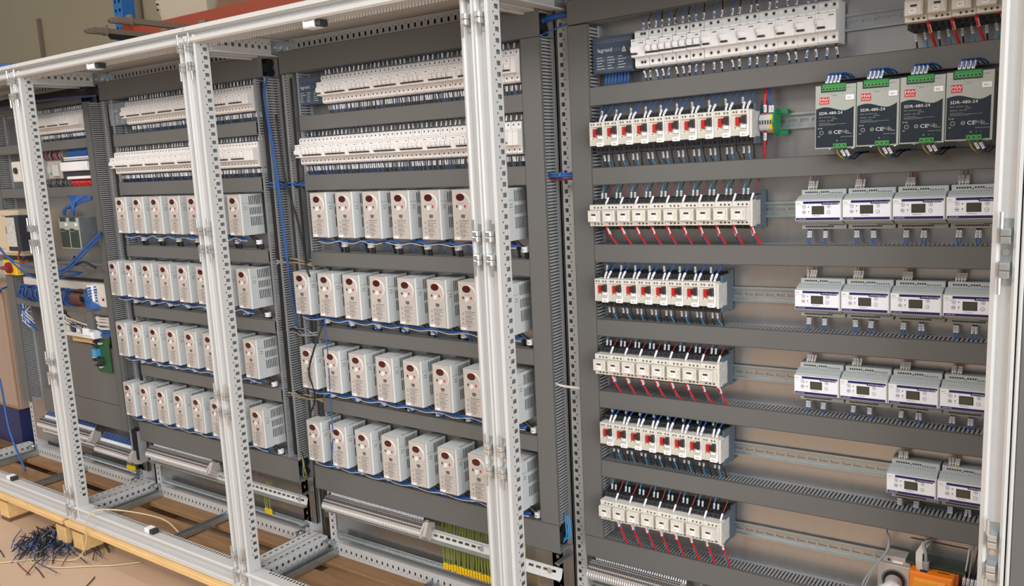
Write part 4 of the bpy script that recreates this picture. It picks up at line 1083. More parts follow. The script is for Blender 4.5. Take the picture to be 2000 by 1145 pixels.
for (x0, n, p, z, mt) in ((-.975, 64, .0066, .276, CABLEK), (-2.04, 60, .0066, .279, CABLEK), (-2.96, 66, .0068, .268, CABLEB), (-2.47, 40, .0066, .232, CABLEB), (.07, 40, .0066, .300, CABLEL)):
    for i in range(n):
        xa = x0+i*p; m.tube([(xa, .055, z-.006), (xa+J(.001), .048, z+.006)], .0021, SLEEVE, 5, 1); m.tube([(xa, .048, z+.006), (xa+J(.004), .040, z+.018), (xa+J(.005), .03, z+.03)], .0015, mt if i % 3 else CABLED, 5, 1)
tag(m.build('terminal_wires'), 'rows of pale sleeves and wires feeding the sloped terminal strips', 'wires', None, 'stuff')
# earth bars and green yellow wires
for (x0, x1, z, nm) in ((-.985, -.12, .108, 'third'), (-2.05, -1.16, .108, 'second'), (-2.70, -2.25, .106, 'far left')):
    t = thing('earth_bar', 'perforated zinc earth bar low at the back of the %s cabinet' % nm, 'earth bar', (x0, .018, z), 'earth bars')
    L = x1-x0; m = M(GALV); m.box(0, L, 0, .014, -.003, 0, GALV); m.box(0, L, .0, .002, -.012, .010, GALV); m.build('bar', t)
    s = M(CHROME, INK); n = int(L/.0105)
    for i in range(n): s.cyl((.006+i*.0105, .009, 0), .0036, .003, 'z', 7, CHROME)
    o = s.build('clamp_screws', t); o['kind'] = 'stuff'
    b = M(GALV); b.box(.01, .03, -.016, .02, -.006, -.003, GALV); b.box(L-.03, L-.01, -.016, .02, -.006, -.003, GALV); b.build('bracket', t)
def earth(i, n, x0, p, z0, zt, nm):
    xa = x0+i*p; o0 = (xa, .030, z0); m = M(CABLEY)
    m.tube([(0, 0, 0), (-.002+J(.002), .0, .02), (-.004+J(.004), -.004, (zt-z0)*.55), (J(.007), -.012, zt-z0)], .0020, CABLEY, 6, 4)
    o = m.build('earth_wire', None, True); o.location = (o0[0], -o0[1], o0[2]); tag(o, 'green and yellow earth wire, %s from left, earth bar of %s cabinet' % (nth(i+1), nm), 'wire', 'green and yellow earth wires')
    s = M(YELLOW); s.box(-.0036, .0036, -.004, .005, -.008+J(.002), .012+J(.002), YELLOW, .002); s.build('ferrule_sleeve', o)
for i in range(30): earth(i, 30, -.500, .0108, .120, .300, 'third')
for i in range(5): earth(i, 5, -2.312, .0125, .122, .190, 'far left')
for i in range(3): earth(i, 3, -1.372, .0125, .118, .230, 'second')
m = M(CABLEO, CABLEK, CABLEG)
for q in range(4): m.tube([(-1.115, .05, .40), (-1.10+J(.01), .06, .36), (-1.105+J(.01), .055, .32), (-1.118, .045, .30)], .002, (CABLEY, CABLEK, CABLEG, CABLEO)[q], 5, 4)
tag(m.build('thin_wires', None, True), 'few thin green and black wires curling at the lowest duct end, second cabinet', 'wires')

# ------------------------------------------------------------------ orange network unit, socket and plug (bottom right)
t = thing('orange_control_box', 'translucent orange control box with navy round badge at the bottom right', 'control box', (.852, .0085, .415))
m = M(ORANGE, ORANGEB, BLACK); m.box(.0, .082, .045, .078, 0, .067, ORANGE, .003); m.box(.0, .088, .0, .046, 0, .066, ORANGEB, .002); m.box(.050, .072, .055, .058, .0668, .0674, DARK); m.box(.018, .032, .055, .070, .0665, .0676, DARK); m.build('case', t)
m = M(ORANGED); m.box(.008, .070, .078, .084, .004, .056, ORANGED, .005); m.build('cover', t)
m = M(NAVY, WHITEI); m.disc(.040, .024, .0845, .0205, .0215, NAVY, 30); m.text('ASTRAL', .0245, .0285, .0849, .0046, WHITEI, 1.1); m.text('POOL', .0475, .0285, .0849, .0046, PANEL, .75); m.build('badge', t)
t = thing('terminal_cover', 'dark green grey steel cover behind the orange control box', 'metal cover', (.838, .002, .488))
m = M(SLATE, GALV); m.box(0, .115, 0, .055, -.004, 0.002, GREENB); m.box(0, .115, 0, .002, 0, .03, PLATE); m.cyl((.04, .0, .018), .005, .004, 'd', 8, CHROME); m.build('plate', t)
t = thing('power_socket', 'grey rail mounted power socket left of the orange control box', 'socket', (.782, .0085, .405))
m = M(GREYP, PSUF, INK); m.box(0, .066, 0, .045, 0, .066, TERM, .002); m.box(.010, .066, 0, .040, .066, .082, TERM, .002); m.box(.030, .050, .040, .0405, .069, .074, WHITEP); m.cyl((.022, .0395, .074), .003, .001, 'd', 10, INK); m.build('case', t)
m = M(TERM, DARK); m.disc(.034, .030, .0455, .026, .026, INKG, 24, .85); m.cyl((.034, .044, .030), .022, .0015, 'd', 24, DARK); m.build('socket_face', t)
t = thing('power_plug', 'grey white power plug pushed into the rail socket', 'plug', (.815, .054, .430))
m = M(TERM, WHITEP); m.cyl((0, 0, 0), .018, .018, 'd', 18, TERM, .015); m.prism([(-.020, -.024), (.010, -.016), (.016, .006), (-.004, .010), (-.026, -.006)], .016, .030, WHITEP, 'd'); m.build('body', t)
cable('grey_cable', 'thin grey cable looping from the duct down to the power plug', [(.797, .03, .530), (.802, .05, .505), (.780, .07, .468), (.760, .085, .430), (.765, .09, .405), (.790, .085, .398)], .0028, CABLEG)
t = thing('network_cable', 'grey network cable plugged into the orange control box', 'cable', (.8795, .060, .4825))
m = M(CABLEG); m.tube([(0, .004, .012), (-.001, .004, .034), (-.006, -.01, .052), (.02, -.03, .066)], .0032, CABLEG, 8, 5); m.build('sheath', t, True)
m = M(CABLEG); m.box(-.006, .006, -.001, .010, -.004, .018, CABLEG, .002); m.build('plug', t)
t = thing('ribbon_cable', 'flat pale ribbon cable folding into the orange control box', 'cable', (.862, .060, .480))
m = M(CABLEW); pth = [(0, .010, .0), (-.002, .010, .02), (-.003, .004, .036), (.006, -.015, .052), (.014, -.03, .058)]
for i in range(4):
    a, b = pth[i], pth[i+1]; m.poly([a, (a[0]+.013, a[1], a[2]-.002), (b[0]+.013, b[1], b[2]-.002), b]); m.poly([(a[0], a[1]-.0012, a[2]), (a[0]+.013, a[1]-.0012, a[2]-.002), (b[0]+.013, b[1]-.0012, b[2]-.002), (b[0], b[1]-.0012, b[2])])
m.build('ribbon', t)
t = thing('black_terminal_box', 'black terminal box with pale wires beside the right front post', 'terminal block', (.945, .0085, .40))
m = M(BLACK, DARK); m.box(0, .05, 0, .055, 0, .06, BLACK, .003)
for r in range(3): m.box(.004, .046, .055, .056, .01+r*.016, .013+r*.016, DARK)
m.build('case', t)
for q, (mt, w) in enumerate(((CABLEW, 'white'), (CABLEG, 'grey'), (CABLEK, 'dark'), (CABLEG, 'pale grey'), (CABLEO, 'orange brown'))): wire('box_wire', '%s sleeved wire into the black terminal box, %s from the left' % (w, nth(q+1)), 'wires of the black terminal box', [(.949+q*.0075, .052, .456), (.950+q*.0075, .052, .470), (.953+q*.0075, .045, .50), (.958+q*.008, .035, .556)], mt, .0014, (.002, .020), .0030, .004)

# ------------------------------------------------------------------ far left cabinet contents
t = thing('large_drive', 'large beige drive with printed cover at the far left edge', 'motor drive', (-3.12, .004, 1.055))
m = M(BEIGEP, DARK); m.box(0, .31, 0, .115, 0, .205, BEIGEP, .004); m.box(.16, .30, .115, .122, .01, .04, BEIGEP, .003); m.build('housing', t)
m = M(BEIGEP, BROWNB, INKG); m.box(.005, .30, .115, .120, .03, .198, BEIGEP, .003); m.box(.195, .225, .120, .1215, .10, .135, BROWNB); m.text('fuse set', .17, .178, .1205, .008, INKG); m.build('front_cover', t)
t = thing('label_module', 'dark module with crumpled printed sticker on the large beige drive', 'electrical module', (-2.815, .122, 1.085))
m = M(BLACK); m.box(0, .115, 0, .05, 0, .155, BLACK, .003); m.build('case', t); m = M(STICK); m.box(.006, .085, .05, .0515, .02, .148, STICK); m.build('sticker', t)
cable('red_cable', 'dark red cable curving from the sticker module at the far left', [(-2.76, .15, 1.09), (-2.755, .165, 1.055), (-2.715, .17, 1.035), (-2.68, .16, 1.045)], .004, CABLEM)
cable('white_cable', 'pale grey cable with red stripe curling in front of the slim power supplies', [(-2.60, .10, 1.075), (-2.56, .12, 1.085), (-2.52, .13, 1.06), (-2.51, .13, 1.01)], .012, CABLEW)
t = thing('main_switch', 'yellow plate with red rotary main switch at the far left edge', 'switch', (-3.10, .052, .955))
m = M(YELLOW); m.box(0, .125, .0, .03, 0, .07, YELLOW, .003); m.build('plate', t); m = M(CABLEM); m.cyl((.065, .03, .035), .026, .015, 'd', 12, CABLEM); m.box(.03, .10, .045, .060, .027, .043, CABLEM, .003); m.build('rotary_handle', t)
t = thing('control_module', 'white topped black control module in the far left cabinet', 'controller', (-2.475, .008, 1.385))
m = M(BLACK, DARK); m.box(0, .228, 0, .055, 0, .09, BLACK, .002); m.build('base', t)
m = M(WHITEP); m.box(.005, .215, .055, .068, .034, .072, WHITEP, .003); m.build('cover', t)
m = M(WHITEP, INK); m.box(.02, .226, .02, .058, .078, .092, WHITEP, .002); m.box(.03, .226, .02, .058, .0, .012, WHITEP, .002)
for i in range(18): m.box(.024+i*.011, .031+i*.011, .058, .0585, .081, .087, INKG)
m.build('terminal_rows', t)
t = thing('relay_module', 'grey relay modules left of the white control module, far left cabinet', 'relay', (-2.600, .008, 1.39))
m = M(GREYD, BLACK); m.box(0, .11, 0, .055, 0, .075, TERM, .004); m.cyl((.03, .055, .04), .018, .01, 'd', 12, GREYD); m.box(.05, .10, .055, .065, .01, .06, GREYP, .003); m.build('case', t)
t = thing('isolator', 'small cream isolator at the left of the far left cabinet', 'switch', (-2.905, .008, 1.385))
m = M(CREAM); m.box(0, .075, 0, .065, 0, .09, CREAM, .003); m.build('case', t); m = M(INK); m.cyl((.04, .065, .05), .014, .008, 'd', 12, INK); m.build('knob', t)
m = M(CABLEB, CABLER, CABLEK, CABLEM)
for i in range(26):
    xa = -2.45+i*.0082; m.tube([(xa, .045, 1.478), (xa+J(.004), .05, 1.495), (xa+J(.006), .04, 1.515)], .0022, CABLEB, 5, 2)
    m.tube([(xa+.01, .045, 1.386), (xa+.014+J(.003), .05, 1.370), (xa+.02+J(.005), .04, 1.350)], .0024, CABLER, 5, 2)
for i in range(14): xa = -2.66+i*.013; m.tube([(xa, .04, 1.39), (xa+J(.01), .05, 1.37), (xa+J(.012), .035, 1.35)], .002, CABLEK, 5, 2); m.tube([(xa, .04, 1.47), (xa+J(.01), .05, 1.49), (xa+J(.012), .035, 1.515)], .002, random.choice((CABLEK, CABLEM, CABLEG)), 5, 2)
tag(m.build('module_wires'), 'blue wires above and red wires below the white control module', 'wires', None, 'stuff')
m = M(CABLEB)
for i in range(16):
    s = -2.47+.012*i; m.tube([(-2.45+.07*(i % 2)+J(.006), .095, 1.235), (-2.43+.07*(i % 2)+J(.01), .10, 1.262), (-2.37+J(.012), .09, 1.285), (s, .06, 1.320)], .0042, CABLEB, 5, 3)
for i in range(8): m.tube([(-2.40+J(.02), .09, 1.265), (-2.33+J(.01), .08, 1.29), (-2.28, .06, 1.31+J(.01))], .004, CABLEB, 5, 3)
tag(m.build('cable_bundle', None, True), 'tied blue cables fanning out above the two slim power supplies', 'cable bundle')
cable('blue_cable', 'blue cable sweeping from the right duct under the slim power supplies, upper strand', [(-2.215, .07, 1.165), (-2.30, .12, 1.085), (-2.40, .14, 1.02), (-2.52, .14, 1.005), (-2.62, .12, 1.03)], .005, CABLEB, 'cable', 'sweeping cables')
cable('blue_cable', 'blue cable sweeping from the right duct under the slim power supplies, lower strand', [(-2.212, .07, 1.155), (-2.30, .125, 1.065), (-2.40, .145, 1.005), (-2.52, .145, .99), (-2.62, .12, 1.01)], .004, CABLEB, 'cable', 'sweeping cables')
cable('black_cable', 'black cable looping right of the slim power supplies', [(-2.42, .09, 1.06), (-2.37, .12, 1.03), (-2.29, .12, 1.045), (-2.24, .10, 1.02)], .005, CABLEK)
t = thing('relay_strip', 'long pale relay strip above the dense blue wires of the far left cabinet', 'terminal strip', (-2.985, .004, .878))
m = M(TERM, CREAM, INKG); m.box(0, .725, 0, .05, 0, .068, TERM, .002)
for i in range(70): m.box(.004+i*.0102, .0105+i*.0102, .05, .0512, .034, .064, CREAM)
m.build('strip', t); m = M(WHITEP); m.box(.600, .645, .05, .07, -.03, .06, WHITEP, .003); m.build('white_module', t); m = M(CREAM, CABLER); m.box(.655, .72, .045, .056, -.05, .06, CREAM, .002); m.cyl((.70, .056, 0), .006, .004, 'd', 8, CABLEM); m.build('end_module', t)
m = M(CABLEB, CABLED)
for i in range(84):
    xa = -2.98+i*.0068
    if -2.475 < xa < -2.40: continue
    h = J(.012); m.tube([(xa, .05, .908+J(.003)), (xa-.006+J(.003), .080+h, .900+J(.006)), (xa-.004+J(.004), .092+h, .868+J(.008)), (xa+.006+J(.005), .075+h, .845), (xa+.012, .045, .835)], random.choice((.0024, .0028, .0032)), random.choice((CABLEB, CABLEB, CABLED)), 5, 3)
for i in range(6): m.tube([(-2.335+J(.004), .06, .93-.012*i), (-2.37, .09, .92-.012*i), (-2.365+J(.006), .085, .88-.008*i), (-2.30, .06, .838)], .004, CABLEB, 5, 3)
tag(m.build('terminal_wiring', None, True), 'dense curtain of blue wires hanging from the pale relay strip', 'wires', None, 'stuff')
m = M(BROWNR)
for i in range(9): xa = -2.475+i*.0085; m.tube([(xa, .05, .912), (xa-.004, .09, .90), (xa-.002, .10, .872), (xa+.005, .08, .850), (xa+.01, .05, .842)], .0042, BROWNR, 5, 3)
tag(m.build('brown_wires', None, True), 'patch of brown wires among the blue wires of the relay strip', 'wires', None, 'stuff')
m = M(CABLEW, CABLEB, CABLEK)
for i in range(26): m.tube([(-2.66+J(.05), .06+J(.02), .80+J(.02)), (-2.58+J(.04), .08, .775+J(.02)), (-2.50+J(.03), .07, .75+J(.015)), (-2.44, .06, .74+J(.02))], .003, random.choice((CABLEW, CABLEW, CABLEG, CABLEK)), 5, 3)
for i in range(14): m.tube([(-2.36+J(.01), .06, .80-.006*i), (-2.30, .07+J(.01), .80-.006*i), (-2.255, .06, .80-.006*i)], .003, CABLEB if i > 8 else CABLEW, 5, 2)
for i in range(24): m.tube([(-2.99+J(.02), .06+J(.02), .80+J(.03)), (-2.97+J(.03), .08, .76+J(.03)), (-2.93+J(.03), .06, .72+J(.03))], .003, random.choice((CABLEB, CABLEB, CABLEW)), 5, 2)
tag(m.build('loose_wires', None, True), 'tangle of white and blue wires in the middle of the far left cabinet', 'wires', None, 'stuff')
t = thing('terminal_rail', 'cream terminal rail with beige strip below the white wires, far left cabinet', 'terminal strip', (-2.64, .004, .665))
m = M(CREAM, TAN, SLEEVE, CABLED); m.box(0, .26, 0, .055, .03, .05, CREAM, .002); m.box(0, .26, .0, .03, 0, .03, PINE)
for i in range(5): m.box(.01+i*.045, .04+i*.045, .03, .06, .05, .085, (GREYP, CABLED, SLEEVE, CABLED, SLEEVE)[i], .003)
m.build('strip', t)
t = thing('divider_plate', 'plain grey upright plate among the white wires, far left cabinet', 'metal plate', (-2.425, .06, .70)); m = M(DUCT); m.box(0, .055, 0, .012, 0, .12, DUCT); m.build('plate', t)
t = thing('circuit_board', 'green circuit board with dark relays in the far left cabinet', 'circuit board', (-2.402, .066, .56))
m = M(PCBG); m.box(.02, .13, 0, .003, 0, .145, PCBG); m.build('board', t)
m = M(BLACK, CABLEB, GREYP)
for i in range(14): xx, zz = random.uniform(.0, .07), random.uniform(.0, .13); m.box(xx, xx+random.uniform(.008, .018), .003, .016, zz, zz+random.uniform(.006, .014), random.choice((BLACK, BLACK, INK, GREENB, GREYP)))
m.box(.02, .055, .003, .022, .07, .10, CABLEL); m.build('components', t)
t = thing('junction_module', 'small white junction module above the green circuit board', 'electrical module', (-2.400, .066, .712)); m = M(WHITEP); m.box(0, .08, 0, .04, 0, .03, WHITEP, .003); m.box(.015, .06, .04, .05, .015, .045, WHITEP, .002); m.build('case', t)
t = thing('blank_panel', 'large plain grey panel in the lower part of the far left cabinet', 'panel', (-2.93, .045, .305))
m = M(DUCT); m.box(0, .735, 0, .018, 0, .110, DUCT, .001); m.box(0.13, .735, 0, .016, .112, .36, DUCT, .001); m.build('sheet', t)
t = thing('junction_duct_end', 'dark open duct end with green wires at the right of the far left cabinet', 'cable duct', (-2.20, .03, .19)); m = M(DARK, DUCTL, CABLEY); m.box(0, .055, 0, .03, 0, .13, DARK); m.box(.055, .06, 0, .035, -.01, .13, DUCTL); m.box(.0, .004, 0, .035, -.01, .13, DUCTL); m.build('body', t)
cable('black_loom', 'thick black cable loom along the top of the far left cabinet, rear strand', [(-3.1, .05, 1.730), (-2.8, .06, 1.737), (-2.5, .06, 1.733), (-2.2, .05, 1.738), (-2.11, .05, 1.728)], .017, DARK, 'cable loom', 'black cable looms')
cable('black_loom', 'thick black cable loom along the top of the far left cabinet, front strand', [(-3.1, .075, 1.722), (-2.8, .08, 1.728), (-2.5, .085, 1.720), (-2.25, .08, 1.727), (-2.12, .06, 1.72)], .014, DARK, 'cable loom', 'black cable looms')
cable('blue_cable', 'pale blue cable running along the top of the far left cabinet', [(-2.95, .10, 1.71), (-2.7, .12, 1.708), (-2.45, .12, 1.712), (-2.25, .11, 1.707), (-2.12, .075, 1.706)], .005, CABLED)
m = M(CABLEB, CABLED)
for i in range(10): m.tube([(-3.05+J(.02), .345+J(.02), 1.835), (-2.75, .31+J(.03), 1.835+J(.012)), (-2.5, .28+J(.03), 1.836+J(.012)), (-2.28+J(.03), .24, 1.825)], .006, random.choice((CABLEB, CABLED)), 6, 3)
tag(m.build('cable_bundle', None, True), 'bundle of dark blue cables lying on top of the far left enclosure frame', 'cable bundle')
cable('hanging_cable', 'long pale blue cable hanging in front of the far left cabinet, left strand', [(-2.62, .33, 1.80), (-2.60, .355, 1.66), (-2.62, .352, 1.45), (-2.60, .350, 1.25), (-2.52, .31, 1.08), (-2.47, .22, .98), (-2.42, .075, .985)], .0040, CABLEB, 'cable', 'hanging cables')
cable('hanging_cable', 'long pale blue cable hanging in front of the far left cabinet, right strand', [(-2.60, .33, 1.80), (-2.56, .358, 1.62), (-2.58, .355, 1.42), (-2.57, .352, 1.22), (-2.48, .30, 1.06), (-2.40, .075, .99)], .0035, CABLEB, 'cable', 'hanging cables')
cable('hanging_cable', 'thin blue cable trailing from the wrapped carton down to the frame base', [(-3.55, -.12, .846), (-3.47, -.03, .82), (-3.36, .06, .66), (-3.30, .10, .52), (-3.22, .12, .40), (-3.10, .16, .20), (-2.90, .20, .055)], .005, CABLEB, 'cable', 'hanging cables')

# ------------------------------------------------------------------ pallets under the frames
def pallet(x0, x1, label, bl):
    t = thing('pallet', label, 'pallet', (x0, 0, 0), 'wooden pallets under the frames')
    L = x1-x0
    for (d0, d1, mt) in ((.270, .362, PINE), (.12, .215, PINED), (-.035, .065, PINED), (-.20, -.09, OLDW), (-.40, -.28, OLDW)):
        m = M(mt); m.box(0, L, d0, d1, -.004, .0165, mt, .002); m.build('deck_board', t)
    for b in bl:
        for (d0, d1) in ((.22, .343), (-.06, .05), (-.38, -.26)):
            m = M(PINE if d1 > .3 else OLDW); m.box(b, b+.075, d0, d1, -.102, -.026, None, .003); m.build('block', t)
        m = M(PINED); m.box(b-.01, b+.085, -.40, .345, -.026, -.004, PINED); m.build('stringer', t)
        m = M(OLDW); m.box(b, b+.075, -.38, .34, FLOOR_Z+.0005, -.102, OLDW); m.build('bottom_board', t)
pallet(-3.42, -2.262, 'older pine pallet under the far left enclosure frame', (.05, .55, 1.060))
pallet(-2.240, -.30, 'pine pallet with pale front plank under the second and third frames', (.012, .95, 1.80))
pallet(-.28, 1.30, 'pine pallet under the right-hand enclosure frame', (.05, .70, 1.42))
t = thing('plywood_sheet', 'stained brown plywood sheet lying on the pallet under the third frame', 'wooden board', (-1.02, 0, .0168)); m = M(PINED); m.box(.02, .96, .068, .118, -.018, -.012, PINED); m.build('sheet', t)

# ------------------------------------------------------------------ floor: cable offcuts and the beige cable
spots = [(-2.62, .62, .3, .10), (-2.50, .66, 1.0, .05), (-2.33, .52, .15, .12), (-2.23, .50, .2, .10), (-2.55, .50, .2, .09), (-2.42, .44, .8, .06), (-2.72, .50, .1, .08), (-1.93, .42, .9, .06), (-2.44, .72, .12, .13),
         (-1.62, .37, .7, .05), (-1.60, .34, .5, .05), (-1.75, .50, -.1, .04), (-2.80, .42, .3, .10), (-2.86, .55, .2, .07), (-2.30, .62, .25, .10), (-1.52, .45, -.2, .05), (-2.66, .74, .2, .07), (-1.95, .60, .5, .05)]
for i, (x, d, a, l) in enumerate(spots):
    c, s = math.cos(a)*l, math.sin(a)*l
    mt, w = ((CABLEK, 'black'), (CABLEK, 'black'), (CABLEM, 'dark red'))[i % 3]
    cable('cable_offcut', 'short %s cable offcut on the concrete floor, %s counted from the left' % (w, nth(sorted(range(len(spots)), key=lambda q: spots[q][0]).index(i)+1)), [(x, d, FLOOR_Z+.003), (x+c*.5, d+s*.5+J(.006), FLOOR_Z+.003), (x+c*1.3, d+s*1.3, FLOOR_Z+.003)], .0019, mt, 'cable offcut', 'offcuts scattered on the floor', 5)
m = M(CABLEK, CABLED, CABLEB, CABLEG)
for i in range(260):
    x, d, a, l = random.gauss(-2.41, .095), random.gauss(.34, .055), random.uniform(-.1, 1.0), random.uniform(.04, .16)
    z = FLOOR_Z + .004 + random.random()*.022
    m.tube([(x, d, z), (x+math.cos(a)*l*.5, d+math.sin(a)*l*.5, z+J(.006)+.004), (x+math.cos(a)*l, d+math.sin(a)*l, max(FLOOR_Z+.004, z+J(.008)))], .0019, random.choice((CABLEK, CABLEK, CABLEK, CABLEK, CABLED, CABLED, CABLEG, CABLEB)), 5, 2)
tag(m.build('offcut_heap', None, True), 'heap of black and blue cable offcuts on the floor beside the pallet block', 'cable offcuts', None, 'stuff')
z = FLOOR_Z+.005
cable('beige_cable', 'beige cable looping over the front frame beam and across the concrete floor', [(-2.75, .70, z), (-2.45, .60, z), (-2.28, .46, z), (-2.12, .395, z+.01), (-2.06, .372, -.03), (-2.045, .372, .05), (-2.02, .345, .100), (-1.94, .28, .095), (-1.80, .20, .06), (-1.66, .22, .045)], .0029, CABLEI)
cable('beige_cable', 'beige cable lying in a long bow on the floor in front of the pallet', [(-2.36, .46, z), (-2.26, .49, z), (-2.14, .46, z), (-2.03, .385, z), (-1.95, .33, z), (-1.88, .26, z)], .0029, CABLEI)

# ------------------------------------------------------------------ background
t = thing('rack_upright', 'blue perforated pallet rack upright in front of the wall', 'rack upright', (-3.635, -1.02, FLOOR_Z))
m = M(RACKB, DARK); hs = [(-.0, 0, 0, 0)]
hs = []
for i in range(66):
    for xx in (.022, .062): hs.append((xx-.008, xx+.008, .10+i*.05, .118+i*.05))
m.holed(lambda u, v: (u, .08, v), 0, .088, 0, 3.4, hs, RACKB); m.poly([(0, .08, 0), (0, 0, 0), (0, 0, 3.4), (0, .08, 3.4)]); m.poly([(.088, .08, 0), (.088, 0, 0), (.088, 0, 3.4), (.088, .08, 3.4)]); m.poly([(0, .0, 0), (.088, 0, 0), (.088, 0, 3.4), (0, 0, 3.4)], RACKB); m.build('column', t)
t = thing('rack_upright', 'second blue pallet rack upright carrying the right end of the orange beam', 'rack upright', (.30, -1.02, FLOOR_Z)); m = M(RACKB); m.box(0, .088, 0, .08, 0, 3.4); m.build('column', t)
t = thing('rack_beam', 'long orange pallet rack beam above and behind the frames', 'rack beam', (-3.545, -.99, 2.130))
m = M(RACKO); m.box(0, 3.85, -.04, .0, 0, .115, RACKO, .004); m.box(-.004, 0.004, -.05, .065, -.04, .15, RACKO); m.build('beam', t)
t = thing('rack_beam', 'rear orange pallet rack beam nearer the wall', 'rack beam', (-3.545, -1.95, 2.130)); m = M(RACKO); m.box(0, 3.85, -.04, 0, 0, .115, RACKO, .004); m.build('beam', t)
t = thing('rack_upright', 'rear blue pallet rack upright carrying the left end of the rear beam', 'rack upright', (-3.635, -2.02, FLOOR_Z)); m = M(RACKB); m.box(0, .088, 0, .08, 0, 3.4); m.build('column', t)
t = thing('rack_upright', 'rear blue pallet rack upright carrying the right end of the rear beam', 'rack upright', (.30, -2.02, FLOOR_Z)); m = M(RACKB); m.box(0, .088, 0, .08, 0, 3.4); m.build('column', t)
t = thing('storage_crate', 'grey plastic storage crate standing on the orange rack beam', 'crate', (-3.33, -1.50, 2.246))
m = M(CRATE)
b0, b1, h = .03, .45, .19
m.prism([(.03, .03), (.45, .03), (.45, .43), (.03, .43)], 0, .004, CRATE, 'z')
for (a, b) in (((.03, .03), (.45, .03)), ((.45, .03), (.45, .47)), ((.45, .47), (.03, .47)), ((.03, .47), (.03, .03))):
    o = lambda p: (p[0]+(.025 if p[0] > .2 else -.025), p[1]+(.025 if p[1] > .2 else -.025))
    a2, b2 = o(a), o(b); m.poly([(a[0], a[1], 0), (b[0], b[1], 0), (b2[0], b2[1], .135), (a2[0], a2[1], .135)])
m.build('body', t)
m = M(CRATE)
m.box(-.005, .485, .485, .50, .12, .138, CRATE, .004); m.box(-.005, .485, 0, .012, .12, .138, CRATE); m.box(-.005, .010, .0, .5, .12, .138, CRATE); m.box(.472, .487, 0, .5, .12, .138, CRATE); m.build('rim', t)
m = M(DARK); m.box(.44, .446, .485, .50, .10, .108, DARK); m.box(.44, .446, .485, .5, .08, .088, DARK); m.box(.03, .036, .49, .502, .09, .098, DARK); m.box(.03, .036, .49, .502, .06, .068, DARK); m.build('clip_holes', t)
for i, (xa, xb, zz) in enumerate(((-2.82, -2.45, .035), (-2.72, -1.6, .10))):
    t = thing('timber_board', 'weathered timber board lying on the orange rack, %s one' % ('lower' if i == 0 else 'upper'), 'board', (xa, -1.35-.1*i, 2.246 + (.06 if i else 0))); m = M(OLDW); m.box(0, xb-xa, -.6, .3, 0, .06, OLDW, .004); m.build('board', t)
t = thing('rack_shelf', 'brown wooden shelf board spanning the rack beams', 'shelf', (-3.50, -2.0, 2.2445)); m = M(OLDW); m.box(0, 3.75, 0, .95, 0, .0015); m.build('panel', t)
m = M(BRASS); m.box(-7.20, -7.165, -2.298, -2.27, 2.20, 2.90); tag(m.build('wall_conduit'), 'dark upright conduit on the wall at the far left', 'conduit', 'wall pipes')
m = M(BRASS); m.cyl((-5.50, -2.27, FLOOR_Z), .028, 4.5, 'z', 10); tag(m.build('wall_pipe', None, True), 'brown upright pipe on the wall right of the blue upright', 'pipe', 'wall pipes')
# two steel arms fixed to the rack beam, reaching forward over the frame tops
for i, (xa, d1, zz, w) in enumerate(((-3.225, -.53, 2.150, 'lower left'), (-2.875, -.46, 2.150, 'upper right'))):
    t = thing('steel_arm', 'brown grey steel arm reaching forward from the orange rack beam, %s of the two' % w, 'steel bar', (xa, -.989, zz))
    L = d1 + .989
    m = M(BRASS); m.box(-.016, .016, 0, L-.03, -.012, .014, BRASS); m.box(-.03, .03, 0, .008, -.03, .05, BRASS); m.build('bar', t)
    m = M(TERM, BRASS); m.box(-.022, .022, L-.11, L-.10, -.02, .03, BRASS); m.box(-.014, .014, L-.10, L, -.018, .006, BRASS); m.cyl((0, L, -.006), .008, .012, 'd', 8, BRASS); m.build('end_bracket', t)
    if i == 0: m = M(DARK); m.prism([(L-.36, -.014), (L-.12, -.014), (L-.14, -.036), (L-.33, -.036)], -.018, .018, DARK); m.build('clamp', t)
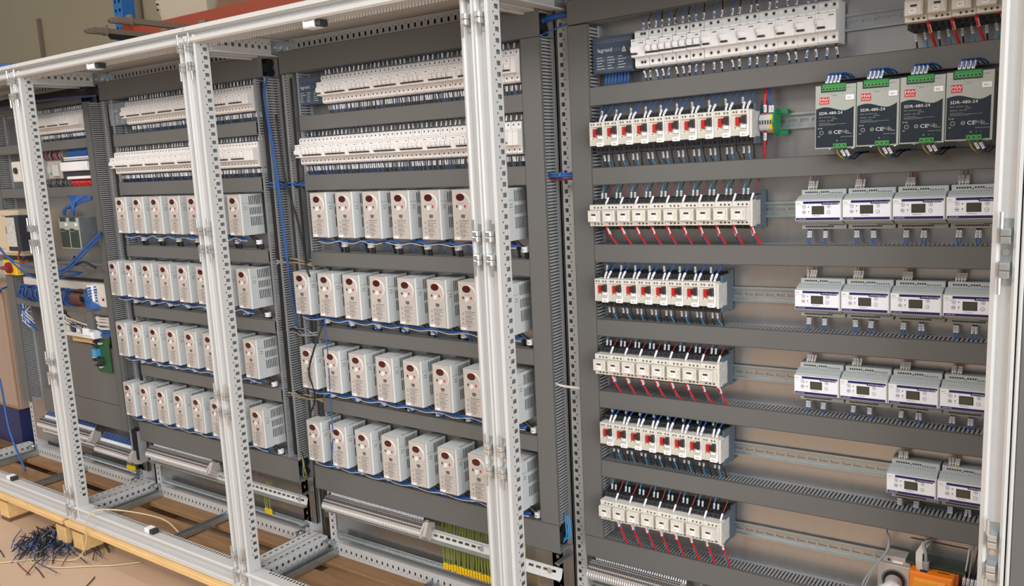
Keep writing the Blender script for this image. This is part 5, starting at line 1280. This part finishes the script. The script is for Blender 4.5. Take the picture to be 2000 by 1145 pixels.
t = thing('grey_tag', 'small pale tag standing on the second frame top near the post joint', 'tag', (-1.170, .10, 1.818)); m = M(GREYP); m.box(0, .055, 0, .004, .0, .032, GREYP); m.box(.055, .2, 0, .006, .0, .012, BRASS); m.build('plate', t)
# wrapped carton and blue bin at the far left
t = thing('carton', 'tall brown carton wrapped in clear film behind the far left frame', 'carton', (-4.6, -.55, .20)); m = M(CARD); m.box(0, 1.13, 0, .5, 0, .63, CARD, .004); m.build('box', t); m = M(FILM); m.box(-.006, 1.136, -.006, .506, .002, .640, FILM, .02); m.build('film_wrap', t)
t = thing('film_bundle', 'crumpled clear film bundle on top of the wrapped carton', 'plastic film', (-4.1, -.4, .850)); m = M(FILM, WHITEP); 
for i in range(9): m.dome(.1+i*.085, .045+J(.02), .1+J(.1), .09, .055, .1, FILM, 10)
m.build('film', t)
t = thing('blue_bin', 'dark blue metal bin under the wrapped carton', 'bin', (-4.7, -.6, .0)); m = M(BLUEBOX); m.box(0, 1.22, 0, .55, 0, .2, BLUEBOX, .004); m.build('body', t)
t = thing('timber_skid', 'rough timber skid under the dark blue bin', 'skid', (-4.75, -.65, FLOOR_Z)); m = M(OLDW)
for i in range(3): m.box(0, 1.25, .05+i*.22, .16+i*.22, .0, .10, OLDW, .003)
m.box(0, 1.25, .0, .64, .10, .118, OLDW); m.build('boards', t)
t = thing('amber_ball', 'amber round lamp cover at the left picture edge', 'lamp', (-3.42, .06, .955)); m = M(TAN); m.dome(0, 0, 0, .05, .055, .04, TAN, 18); m.cyl((0, -.03, 0), .045, .03, 'd', 16, TAN); m.build('cover', t, True)

# next leaf beyond the right front post
t = thing('door_leaf', 'grey door leaf with pale edge strip beyond the right front post', 'door leaf', (1.046, .27, .02))
m = M(FRAME); m.box(-.003, .003, -.25, .066, 0, 1.80, FRAME, .002); m.build('edge_strip', t)
m = M(DUCT); m.box(.0035, .30, .045, .062, 0, 1.80, DUCT, .001); m.build('sheet', t)
m = M(FRAME); perf(m, lambda u, v: (v, .0624, u), .01, 1.79, .036, .062, .02, .048, .008, .010, .057, .003); m.build('perforated_strip', t)
